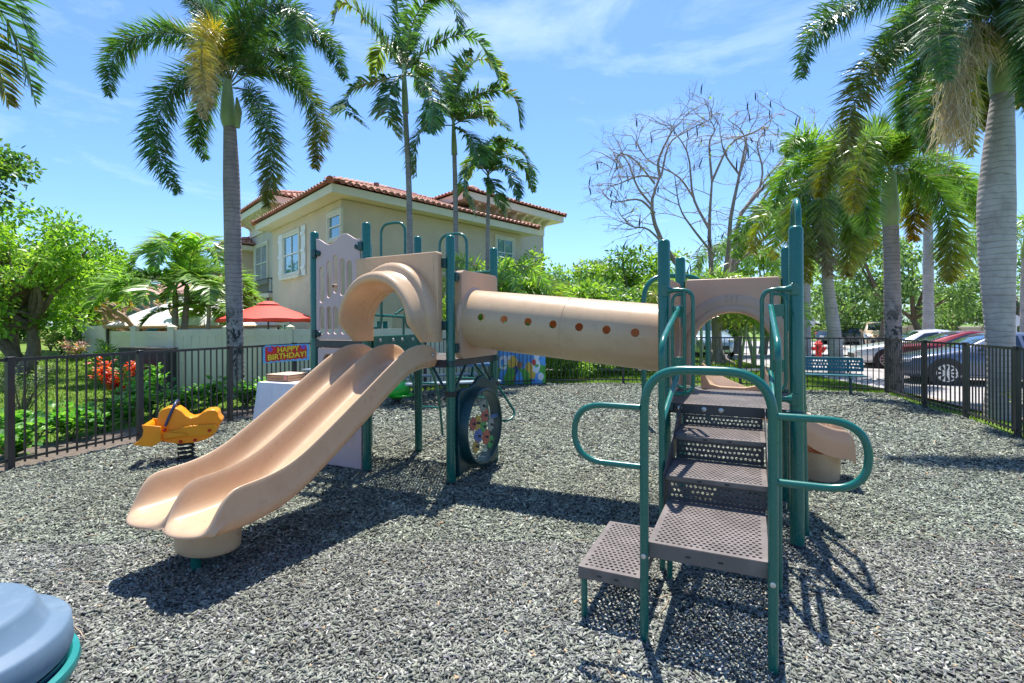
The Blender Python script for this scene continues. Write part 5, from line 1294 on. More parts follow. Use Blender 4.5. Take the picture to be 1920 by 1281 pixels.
def ptube(root, name, pts, rad, mat, n=18, steps=20):
    cv = catmull(pts, steps); rr = [float(np.interp(i/steps, np.linspace(0, 1, len(rad)), rad)) for i in range(steps+1)]
    return MB().tube(cv, rr, n).build(name, M[mat], root, smooth=60)
def pxs(lst, Y, dz):
    """photo polyline -> 3D curve; dz: depth offsets at start, middle, end"""
    k = len(lst)-1; return [at(x, y, Y + float(np.interp(i/k, [0, .5, 1], dz))) for i, (x, y) in enumerate(lst)]

# -------------------------------- tall foxtail palm left of the house
def palm_left():
    Y = 11.0; base = at(441, 760, Y); base.z = -.05
    root = thing('palm_tree', 'tall foxtail palm with thick grey trunk in front of the house', 'palm tree', base)
    ptube(root, 'trunk', [base, at(441, 650, Y), at(437, 480, Y), at(434, 340, Y), at(431, 238, Y)], [.19, .165, .17, .165, .125], 'ptrunk')
    ptube(root, 'crownshaft', [at(431, 240, Y), at(428, 222, Y), at(427, 190, Y), at(427, 150, Y)], [.125, .16, .13, .08], 'shaft')
    o = MB().tube([at(445, 240, Y-.1), at(447, 210, Y-.12), at(444, 183, Y-.1)], [.05, .075, .02], 12).build('spathe', M['shaft'], root)
    FR = [([(424, 160), (390, 85), (330, 62), (258, 68), (212, 108), (203, 180)], (0, -.3, -.5), None), ([(424, 168), (385, 135), (330, 158), (292, 230), (300, 300), (334, 362)], (0, -.9, -1.2), None), ([(438, 165), (472, 175), (500, 235), (508, 310), (500, 388)], (0, -.7, -.9), G_YL*.6),
          ([(436, 160), (490, 128), (552, 150), (596, 220), (592, 318)], (0, .3, .5), G_YL*.6), ([(433, 150), (480, 60), (560, 50), (620, 85), (648, 150)], (0, .3, .4), None), ([(428, 150), (420, 80), (385, 20), (330, -25)], (0, .5, .9), None),
          ([(430, 150), (460, 60), (512, 8), (555, 30), (548, 118)], (0, -.9, -1.3), None), ([(428, 150), (440, 60), (478, -20), (540, -60)], (0, -.3, -.6), None), ([(426, 152), (400, 60), (398, 10), (440, -40)], (0, .8, 1.2), None),
          ([(432, 158), (470, 110), (520, 90), (560, 130), (575, 180)], (0, .9, 1.5), None), ([(427, 160), (410, 120), (385, 190), (370, 250), (385, 300)], (0, .8, 1.1), None)]
    for i, (px, dz, tc_) in enumerate(FR): frond('frond', pxs(px, Y, dz), root, 'foxtail', .45, 1000, (G_DK, G_MD), tc_, .021, .3, i)
    # the yellowing frond that hangs towards the camera
    frond('frond', pxs([(427, 140), (410, 65), (384, 62), (378, 120), (392, 200)], Y, (-.1, -1.1, -1.5)), root, 'foxtail', .42, 1000, (np.array([.50, .46, .05]), np.array([.60, .42, .04])), np.array([.56, .42, .27]), .02, .3, 40)
    frond('frond', pxs([(426, 150), (395, 110), (372, 150), (385, 225)], Y, (0, -.9, -1.0)), root, 'foxtail', .3, 420, (G_BR*1.4, G_BR), G_BR*1.3, .02, .5, 41)
palm_left()

# -------------------------------- slim palms beside the house
def slim(label, Y, trunk, r, fronds, seed, ll=.55, n=240, kind='vee'):
    pts = [at(x, y, Y) for x, y in trunk]; pts[0].z = gh(pts[0].x, pts[0].y) - .05
    root = thing('palm_tree', label, 'palm tree', pts[0])
    ptube(root, 'trunk', pts[:-1], [r*1.25, r*1.05, r, r*.9], 'ptrunk3'); ptube(root, 'crownshaft', [pts[-2], (pts[-2]*.6+pts[-1]*.4), pts[-1]], [r*1.3, r*1.1, r*.6], 'shaft')
    for i, (px, dz) in enumerate(fronds): frond('frond', pxs(px, Y, dz), root, kind, ll, n, (G_DK, G_MD*1.2), (G_YL*.5 + G_LT*.5) if i % 3 == 0 else None, .05, .75, seed+i, .02)
slim('tallest slim palm with ringed pale trunk before the house roof', 13.7, [(771, 760), (769, 480), (766, 330), (760, 212), (757, 120)], .075,
     [([(757, 130), (725, 85), (675, 25), (640, 5), (625, 45)], (0, -.3, -.5)), ([(757, 125), (748, 50), (742, -25), (735, -90)], (0, .2, .3)), ([(757, 125), (775, 40), (810, -5), (850, 5), (860, 60)], (0, -.6, -.9)), ([(757, 130), (785, 55), (830, -10), (880, -30)], (0, .7, 1.1)),
      ([(757, 135), (800, 95), (860, 65), (905, 85), (935, 150)], (0, .2, .3)), ([(757, 140), (715, 150), (665, 165), (650, 205), (688, 240)], (0, -.6, -1)), ([(757, 140), (735, 160), (728, 215), (748, 260)], (0, -.7, -.9)), ([(757, 140), (790, 150), (812, 190), (808, 250)], (0, -.9, -1.2)),
      ([(757, 140), (770, 110), (790, 140), (795, 180)], (0, .9, 1.3)), ([(757, 130), (735, 90), (715, 90), (700, 140)], (0, .9, 1.4))], 100)
slim('middle slim palm of the three beside the house', 14.4, [(858, 760), (855, 480), (854, 380), (852, 290), (850, 225)], .068,
     [([(850, 235), (805, 238), (782, 262), (780, 330)], (0, -.4, -.6)), ([(850, 230), (890, 180), (940, 170), (968, 190), (975, 240)], (0, -.3, -.4)), ([(850, 230), (840, 170), (815, 130), (790, 135)], (0, .3, .5)), ([(850, 230), (865, 150), (900, 110), (935, 130), (945, 165)], (0, .5, .8)), ([(850, 235), (890, 215), (930, 225), (955, 245)], (0, -1, -1.4)),
      ([(850, 238), (880, 255), (895, 285), (898, 310)], (0, -.7, -.9)), ([(850, 235), (870, 190), (905, 200), (925, 235)], (0, .9, 1.3)), ([(850, 230), (835, 200), (815, 200), (805, 245)], (0, -1, -1.3)), ([(850, 228), (855, 170), (868, 125), (885, 95)], (0, -.2, -.4))], 130)
slim('shortest slim palm with drooping fronds against the roof corner', 15.0, [(913, 760), (914, 480), (915, 410), (916, 365), (915, 325)], .056,
     [([(915, 330), (892, 308), (876, 320), (870, 355), (890, 405)], (0, -.3, -.5)), ([(915, 325), (935, 285), (965, 275), (988, 300), (995, 350)], (0, -.2, -.4)), ([(915, 328), (940, 310), (960, 335), (970, 375)], (0, -.8, -1)), ([(915, 330), (925, 345), (935, 375), (945, 405)], (0, -.6, -.7)), ([(915, 325), (905, 285), (925, 262), (950, 265)], (0, .5, .7)),
      ([(915, 325), (945, 295), (985, 315), (1000, 360)], (0, .6, 1)), ([(915, 326), (898, 296), (884, 300), (876, 335)], (0, .7, 1)), ([(915, 326), (925, 290), (940, 268), (958, 262)], (0, -.5, -.8))], 160, .42, 190)

# -------------------------------- big foxtails on the right
def palm_right():
    Y = 8.25; base = at(1874, 800, Y); base.z = -.04
    root = thing('palm_tree', 'thick pale trunked foxtail palm at the right edge with a hanging dried flower stalk', 'palm tree', base)
    ptube(root, 'trunk', [base, at(1876, 700, Y), at(1874, 610, Y), at(1869, 480, Y), at(1868, 380, Y), at(1873, 280, Y), at(1880, 175, Y)], [.205, .175, .185, .232, .24, .2, .14], 'ptrunk2', 26, 26)
    ptube(root, 'crownshaft', [at(1880, 178, Y), at(1882, 140, Y), at(1885, 60, Y), at(1886, 10, Y)], [.16, .2, .16, .09], 'shaft')
    FR = [([(1884, 40), (1800, -45), (1690, -30), (1590, 10), (1520, 70), (1500, 150)], (0, -.4, -.6)), ([(1884, 45), (1810, 0), (1720, 50), (1640, 120), (1595, 215), (1590, 300)], (0, -.8, -1.1)), ([(1884, 50), (1820, 20), (1755, 70), (1710, 150), (1692, 245)], (0, .4, .6)),
          ([(1886, 50), (1850, 60), (1790, 120), (1745, 190), (1735, 270)], (0, -.2, -.4)), ([(1888, 30), (1930, -30), (2000, -20), (2060, 80)], (0, -.6, -1)), ([(1888, 40), (1915, 40), (1945, 120), (1940, 210)], (0, -1.0, -1.3)), ([(1886, 30), (1860, -50), (1810, -110)], (0, -.5, -.9)), ([(1887, 40), (1910, 60), (1925, 130), (1915, 200)], (0, .8, 1.2)), ([(1885, 45), (1850, -20), (1790, -10), (1760, 60), (1775, 150)], (0, -1.3, -1.9)),
          ([(1886, 60), (1866, 110), (1850, 170), (1856, 240)], (0, .7, .9)), ([(1884, 45), (1815, -25), (1740, 0), (1680, 60), (1655, 140)], (0, .8, 1.3)), ([(1888, 40), (1905, -10), (1940, 20), (1950, 90)], (0, -1.4, -2))]
    for i, (px, dz) in enumerate(FR): frond('frond', pxs(px, Y, dz), root, 'foxtail', .44, 1150, (G_DK*1.2, G_MD*1.1), (G_YL*.7) if i in (1, 7, 9) else None, .021, .3, 200+i)
    frond('frond', pxs([(1880, 50), (1835, 60), (1810, 140), (1812, 230), (1822, 295)], Y, (-.2, -.7, -.8)), root, 'foxtail', .32, 520, (G_YL, G_MD), G_YL*1.2, .026, .4, 230)
    # dried flower stalk: many thin pale strands
    nb = NB(); rng = np.random.default_rng(5); n = 1500; t = rng.random(n); cv = np.array([tuple(p) for p in pxs([(1880, 70), (1830, 45), (1800, 110), (1785, 190), (1790, 240)], Y, (-.2, -.8, -.9))])
    P = np.stack([np.interp(t, np.linspace(0, 1, 5), cv[:, k]) for k in range(3)], 1) + rng.normal(0, .10, (n, 3)); D = unit(rng.normal(0, .3, (n, 3)) + np.array([-.05, 0, -1]))
    leaflets(nb, P, D, unit(rng.normal(0, 1, (n, 3))), rng.uniform(.25, .6, n), .011, .2, np.array([(.62, .50, .46)])*rng.uniform(.6, 1.25, n)[:, None]); nb.build('flower_stalk', M['leaf'], root)
palm_right()
def palm_r2():
    Y = 11.4; base = at(1677, 765, Y); base.z = -.05; root = thing('palm_tree', 'foxtail palm with smooth green crownshaft beside the fence corner', 'palm tree', base)
    ptube(root, 'trunk', [base, at(1676, 690, Y), at(1674, 600, Y), at(1672, 500, Y), at(1670, 422, Y)], [.19, .16, .165, .155, .15], 'ptrunk')
    ptube(root, 'crownshaft', [at(1670, 424, Y), at(1669, 400, Y), at(1668, 360, Y), at(1669, 335, Y), at(1672, 322, Y)], [.15, .185, .15, .12, .09], 'shaft')
    FR = [([(1672, 330), (1710, 318), (1752, 350), (1783, 420), (1780, 530)], (0, -.6, -.9), G_YL*.8), ([(1672, 325), (1715, 295), (1770, 310), (1810, 350), (1835, 420)], (0, .4, .7), None), ([(1670, 325), (1640, 270), (1592, 262), (1555, 300), (1535, 370)], (0, .2, .2), G_YL*.6), ([(1671, 322), (1665, 270), (1640, 235), (1600, 240)], (0, .7, 1), None),
          ([(1672, 322), (1690, 270), (1720, 250), (1755, 270)], (0, -.5, -.8), None), ([(1670, 328), (1640, 320), (1622, 365), (1628, 440)], (0, -.8, -1.1), None), ([(1670, 325), (1650, 262), (1625, 268), (1605, 330), (1600, 400)], (0, -.9, -1.3), G_YL), ([(1672, 328), (1700, 330), (1718, 380), (1712, 450)], (0, .8, 1), G_OR*.6)]
    for i, (px, dz, tc_) in enumerate(FR): frond('frond', pxs(px, Y, dz), root, 'foxtail', .5, 850, (G_MD*.9, G_LT), tc_, .025, .35, 250+i)
palm_r2()
def palm_r3():
    Y = 15; base = at(1568, 703, Y); base.z = -.05; root = thing('palm_tree', 'leaning foxtail palm with yellow green skirt of fronds above the bench', 'palm tree', base)
    ptube(root, 'trunk', [base, at(1566, 650, Y), at(1560, 590, Y), at(1552, 530, Y), at(1550, 440, Y)], [.22, .19, .17, .15, .14], 'ptrunk2')
    ptube(root, 'crownshaft', [at(1550, 442, Y), at(1550, 420, Y), at(1552, 370, Y)], [.15, .18, .1], 'shaft')
    FR = [([(1552, 370), (1525, 330), (1500, 360), (1490, 420), (1500, 490)], (0, -.4, -.6), G_YL), ([(1552, 370), (1560, 320), (1590, 330), (1612, 390), (1612, 480)], (0, -.5, -.8), G_YL*.7), ([(1552, 368), (1535, 300), (1505, 300), (1470, 330), (1450, 390)], (0, .3, .5), None), ([(1552, 368), (1548, 310), (1540, 380), (1545, 460), (1555, 520)], (0, -1.3, -1.5), G_BR*.9),
          ([(1552, 366), (1580, 300), (1620, 290), (1650, 330)], (0, .6, .9), None), ([(1552, 366), (1540, 290), (1500, 255), (1470, 290)], (0, -.5, -.9), G_LT), ([(1552, 368), (1525, 380), (1508, 440), (1512, 530)], (0, -1, -1.2), G_YL), ([(1552, 368), (1580, 370), (1595, 430), (1590, 520)], (0, -.9, -1.1), G_YL*.6 + G_BR*.3), ([(1552, 366), (1558, 285), (1585, 250), (1610, 260)], (0, .2, .4), G_LT)]
    for i, (px, dz, tc_) in enumerate(FR): frond('frond', pxs(px, Y, dz), root, 'foxtail', .62, 720, (G_MD, G_LT), tc_, .032, .4, 280+i)
palm_r3()

def genpalm(label, base, h, r, crown, seed, kind='foxtail', nf=12, fl=2.0, ll=.5, n=200, mat='ptrunk2', arch=0, lean=(0, 0), cols=(G_MD, G_LT), tip=None, wd=.045, cat='palm tree', name='palm_tree', group=None, upf=.9):
    rng = random.Random(seed); base = Vector(base); top = base + Vector((lean[0], lean[1], h)); root = thing(name, label, cat, base, group)
    ptube(root, 'trunk', [base - UP*.05, base*.66+top*.34, base*.33+top*.67, top], [r*1.25, r*1.05, r*1.05, r*.8], mat); ptube(root, 'crownshaft', [top, top + UP*crown*.5, top + UP*crown], [r*.95, r*.9, r*.4], 'shaft'); c = top + UP*crown
    for i in range(nf):
        az = 2*math.pi*i/nf + rng.uniform(-.25, .25); el = rng.uniform(.15, upf) if i % 3 else rng.uniform(-.2, .3); f = fl*rng.uniform(.85, 1.1); d = Vector((math.cos(az), math.sin(az), 0)); e = math.sin(el)
        pts = [c, c + d*f*.3*math.cos(el) + UP*f*.34*(e+.15), c + d*f*.6*math.cos(el) + UP*f*.45*(e+.02), c + d*f*.82*(.6+.4*math.cos(el)) + UP*f*(.36*e-.22), c + d*f*.92*(.6+.4*math.cos(el)) + UP*f*(.2*e-.55)]
        if arch: pts = [c, c + d*f*.25*math.cos(el) + UP*f*.34*(e+.12), c + d*f*.52*(.3+.7*math.cos(el)) + UP*f*.56*e, c + d*f*.78*(.35+.65*math.cos(el)) + UP*f*(.60*e-.10), c + d*f*.95*(.4+.6*math.cos(el)) + UP*f*(.52*e-.33)]
        frond('frond', pts, root, kind, ll, n, cols, tip if i % 3 == 0 else None, wd, .4, seed*13+i)
    return root
genpalm('palm with smooth pink grey trunk rising just right of the front post', at(1509, 695, 17.3).xy.to_3d(), 4.3, .17, .7, 3, fl=2.3, ll=.6, n=260, nf=11, tip=G_YL, upf=.6)
genpalm('distant palm with white banded trunk left of the thick palm', at(1741, 640, 24).xy.to_3d(), 6.6, .2, 1.0, 4, fl=2.8, ll=.6, n=150, nf=11)
genpalm('far thin palm trunk in the slide arch opening', at(1380, 665, 27).xy.to_3d(), 4.3, .16, .8, 5, fl=2.6, ll=.55, n=130, nf=11, mat='ptrunk3')
genpalm('palm half cut off by the right edge behind the thick trunk', at(1925, 640, 20).xy.to_3d(), 4.0, .18, .8, 6, fl=2.4, ll=.6, n=160, nf=11, tip=G_YL)
genpalm('small far palm standing above the green thicket behind the tunnel', at(1127, 640, 30).xy.to_3d(), 3.9, .13, .5, 7, 'vee', fl=2.2, ll=.6, n=90, nf=9, mat='ptrunk3', cols=(G_DK, G_MD), wd=.06)
genpalm('palm hanging its dark fronds into the top left corner', at(-378, 640, 7.0).xy.to_3d(), 6.4, .17, .8, 8, 'vee', fl=2.9, ll=.6, n=240, nf=13, mat='ptrunk', cols=(G_DK, G_DK*1.6), tip=G_YL*.35, wd=.045, upf=.5)
for lab, px, py, Y, h, sd, lean, nf in (('left of two close coconut palms behind the cream fence', 326, 640, 14.6, 2.15, 21, (.05, 0), 9), ('right of two close coconut palms behind the cream fence', 339, 640, 14.8, 2.35, 22, (.18, 0), 9), ('smaller coconut palm right of the pair by the red umbrella', 381, 640, 14.2, 1.75, 23, (.1, .1), 10)):
    b = at(px, py, Y); b.z = 0; genpalm(lab, b, h, .085 if sd < 23 else .06, .4, sd, 'vee', nf, 2.25 if sd < 23 else 1.6, .62 if sd < 23 else .45, 210, 'ptrunk3', 1, lean, (G_MD*1.2, G_LT*1.25), None, .05, 'coconut palm', 'palm_tree', 'small coconut palms behind the cream fence', upf=1.35)
# clumping palms by the house corner and behind the tunnel
def clump(label, base, h, nf, seed, fl, ll=.42, n=150, cols=(G_MD*1.1, G_LT*1.3), tip=G_YL*.8, spread=.35):
    rng = random.Random(seed); base = Vector(base); root = thing('areca_palm', label, 'palm clump', base, 'feathery clumping palms along the back')
    for k in range(4):
        a = rng.uniform(0, 6.28); b = base + Vector((math.cos(a), math.sin(a), 0))*rng.uniform(.1, spread); hh = h*rng.uniform(.45, .75); t = b + Vector((rng.uniform(-.3, .3), rng.uniform(-.3, .3), hh)); ptube(root, 'cane', [b - UP*.05, (b+t)/2, t], [.06, .05, .04], 'shaft', 8, 6)
        for i in range(nf//4):
            az = rng.uniform(0, 6.28); d = Vector((math.cos(az), math.sin(az), 0)); f = fl*rng.uniform(.8, 1.15); e = rng.uniform(.35, 1.0)
            frond('frond', [t, t + d*f*.2 + UP*f*.38*e, t + d*f*.5 + UP*f*.5*e, t + d*f*.78 + UP*f*.3*e, t + d*f*.92 - UP*f*.05], root, 'foxtail', ll, n, cols, tip if i % 2 else None, .034, .3, seed*31+k*9+i)
clump('bright feathery palm clump in front of the house corner', at(925, 660, 14.2).xy.to_3d(), 3.5, 20, 31, 1.7, .4, 190); clump('feathery palm clump at the right end of the house', at(985, 660, 15.0).xy.to_3d(), 2.6, 18, 32, 1.7, .42, 170); clump('low feathery palm clump behind the upper deck posts', at(875, 660, 14.4).xy.to_3d(), 2.4, 14, 33, 1.4, .4, 150)
clump('bright green feathery clump right of the bare tree trunk base', at(1300, 650, 17).xy.to_3d(), 2.9, 20, 34, 2.0, .5, 160); clump('feathery clump behind the beige arch panel', at(1400, 650, 18.5).xy.to_3d(), 2.6, 18, 35, 2.1, .5, 150); clump('feathery clump of palms left of the low deck posts', at(1085, 660, 18.5).xy.to_3d(), 3.0, 20, 36, 2.0, .5, 140, (G_DK*1.5, G_MD*1.3), None); clump('arching palm clump behind the middle of the tunnel', at(1135, 660, 18).xy.to_3d(), 2.2, 18, 37, 2.0, .5, 140, (G_MD, G_LT), None)
clump('low fan of palm fronds seen through the slide arch', at(1415, 655, 26).xy.to_3d(), 1.6, 16, 38, 1.7, .5, 110, (G_DK*1.6, G_MD*1.3), None)
# ------------------------------------------------------------------ broadleaf trees, shrubs, grass
def cloud(nb, clumps, n, ln, wd, cols, rng, up=.5, spread=None):
    """leaves in clumps: (centre, radius) list"""
    cen = np.array([tuple(c) for c, r in clumps]); rad = np.array([r for c, r in clumps]); w_ = rad**2.2; idx = rng.choice(len(clumps), n, p=w_/w_.sum())
    d = unit(rng.normal(0, 1, (n, 3))); rr = rng.random(n)**.45; P = cen[idx] + d*(rad[idx]*rr)[:, None]*np.array([1, 1, .72])
    D = unit(d*.6 + rng.normal(0, .6, (n, 3)) + DOWN*.25); Nn = unit(rng.normal(0, .6, (n, 3)) + np.array([0, 0, up*1.6]))
    tone = rng.random(len(clumps))[idx]*.55 + rng.random(n)*.45; cc = np.array(cols); k = np.clip((tone*len(cc)).astype(int), 0, len(cc)-1); C = cc[k]*rng.uniform(.8, 1.2, n)[:, None]
    ovals(nb, P, D, Nn, ln*rng.uniform(.7, 1.3, n), wd*rng.uniform(.7, 1.3, n), C)
def tree(label, base, h, tr, crown, seed, nclump=40, n=6000, ln=.16, wd=.075, cols=None, trunks=1, mat='bark', group=None, crad=.85, name='tree', cat='tree', forks=5):
    """crown: (centre, (rx,ry,rz))"""
    rng = np.random.default_rng(seed); rd = random.Random(seed); base = Vector(base); cc, (rx, ry, rz) = crown; cc = Vector(cc); root = thing(name, label, cat, base, group); cl = []
    for i in range(nclump):
        d = unit(rng.normal(0, 1, 3)); k = rng.uniform(.45, 1.0); cl.append((cc + Vector((d[0]*rx*k, d[1]*ry*k, d[2]*rz*k)), crad*rng.uniform(.5, 1.15)))
    m = MB(); lim = []
    for t in range(trunks):
        b = base + Vector((rd.uniform(-.3, .3), rd.uniform(-.3, .3), 0))*(trunks > 1); fork = cc + Vector((rd.uniform(-.4, .4)*rx, rd.uniform(-.4, .4)*ry, -rz*.75)); m.tube(catmull([b - UP*.1, b*.6+fork*.4 + Vector((rd.uniform(-.15, .15), rd.uniform(-.15, .15), 0)), fork], 8), [tr*(1.35-.7*i/8) for i in range(9)], 12)
        for c_, r_ in rd.sample(cl, min(forks, len(cl))):
            mid = (fork+c_)/2 + Vector((rd.uniform(-.3, .3), rd.uniform(-.3, .3), rd.uniform(0, .4))); m.tube(catmull([fork, mid, c_], 8), [tr*(.6-.5*i/8) for i in range(9)], 8)
    m.build('trunk', M[mat], root, smooth=60); nb = NB(); cloud(nb, cl, n, ln, wd, cols or (G_DK, G_MD, G_MD*1.2, G_LT), rng); nb.build('crown', M['leaf'], root)
    return root
LG = (np.array([.10, .24, .03]), np.array([.2, .37, .04]), np.array([.30, .47, .06]), np.array([.42, .55, .13]))
b = at(45, 660, 13.5); b.z = gh(b.x, b.y)
tree('leafy bright green tree filling the left edge', b, 6, .16, (at(35, 500, 13.2), (2.2, 1.7, 2.1)), 51, 62, 9000, .15, .06, LG, 3, 'bark', None, .55, forks=20)
b = at(-60, 640, 10.5); b.z = gh(b.x, b.y); tree('dark leaved branch tree peeking in at the far left edge', b, 5, .13, (at(-55, 320, 10.5), (1.0, .9, .9)), 52, 16, 2400, .13, .06, (G_DK, G_MD, G_LT), 1, 'bark', None, .5)
b = at(165, 640, 17.5); b.z = gh(b.x, b.y); tree('smaller bright green tree between the left tree and far fence', b, 4, .1, (at(165, 540, 17.5), (1.3, 1.2, 1.5)), 53, 34, 5600, .16, .07, LG, 2, 'bark', None, .55, forks=8)
for i, (px, py, Y, rx, rz, lab) in enumerate([(60, 560, 27, 4.5, 3.0, 'dark tree in the distance behind the left leafy tree'), (170, 535, 33, 3.0, 2.6, 'distant dark tree left of the grey neighbouring house'), (215, 560, 36, 2.6, 2.0, 'distant olive tree against the sky beside the coconut palms'), (-80, 520, 24, 4, 3.5, 'dark tree beyond the left edge of the lawn')]):
    b = at(px, 640, Y); b.z = gh(b.x, b.y); tree(lab, b, 5, .2, (at(px, py, Y), (rx, 2.2, rz)), 60+i, 34, 4200, .3, .15, (G_DK*.8, G_DK, G_MD), 1, 'bark', 'distant trees on the left', 1.0)
OK_ = (np.array([.07, .14, .045]), np.array([.13, .23, .07]), np.array([.20, .31, .10]), np.array([.30, .41, .15]))
for i, (px, py, Y, rx, rz, lab) in enumerate([(1590, 545, 40, 3.6, 3.6, 'oak beside the leaning palm across the road'), (1650, 500, 33, 2.6, 3.2, 'dark oak behind the green crownshaft palm'), (1735, 530, 34, 3.6, 3.3, 'rounded oak in the middle of the far road side'), (1810, 560, 38, 3.6, 2.4, 'pale green oak left of the thick palm trunk'), (1915, 545, 36, 4.0, 3.0, 'oak at the right edge behind the thick palm'),
                                            (1470, 540, 36, 3.6, 3.0, 'oak behind the right front post'), (1545, 585, 46, 4.5, 2.6, 'low oak far behind the boundary wall beside the hydrant'), (1700, 580, 52, 9, 3.0, 'broad low oak far behind the boundary wall'), (1850, 585, 54, 8, 3.0, 'broad oak far behind the wall at the right')]):
    b = at(px, 640, Y); b.z = 0; tree(lab, b, 6, .24, (at(px, py, Y), (rx, 2.8, rz)), 80+i, 38, 3300, .28, .14, OK_, 1, 'bark', 'oaks across the parking road', 1.0, forks=7)
for i, (px, py, Y, rx, rz, lab) in enumerate([(1040, 560, 23, 2.2, 2.0, 'bushy tree right of the house wall'), (1165, 550, 21, 2.6, 1.7, 'bushy tree behind the right half of the tunnel'), (1225, 545, 22, 2.0, 1.8, 'dense bush tree behind the left front post'), (1100, 585, 17, 1.7, .9, 'low olive bush along the tunnel top'), (1340, 565, 26, 3.2, 1.8, 'dense green tree behind the beige arch panel'), (1440, 530, 27, 2.6, 2.4, 'green tree between bare tree and right palms'), (960, 585, 18, 1.5, 1.6, 'shaded bush below the house corner')]):
    b = at(px, 640, Y); b.z = 0; tree(lab, b, 3, .12, (at(px, py, Y), (rx, 1.5, rz)), 100+i, 36, 6000, .2, .085, (G_DK*1.2, G_MD, G_LT, G_LT*1.3, np.array([.26, .28, .09])), 2, 'bark', 'bushy trees behind the back fence', .7)
# clipped hedges beyond the back fence
for i, (px, w_, Y, h, lab) in enumerate([(1060, 1.5, 14.6, .95, 'leafy hedge behind the back fence under the tunnel'), (1160, 1.7, 15.4, .9, 'leafy hedge right of the grey fence post under the tunnel'), (960, 1.4, 15.2, 1.0, 'leafy hedge behind the picture banner')]):
    c = at(px, 640, Y); c.z = 0; rng = np.random.default_rng(120+i); nb = NB(); cl = [(c + Vector((x, rng.uniform(-.3, .3), rng.uniform(.15, h))), .28) for x in np.linspace(-w_, w_, 16)]; cloud(nb, cl, 2600, .09, .05, (G_MD, G_LT, G_LT*1.3), rng); root = thing('hedge', lab, 'hedge', c, 'hedges behind the back fence'); nb.build('foliage', M['leaf'], root)

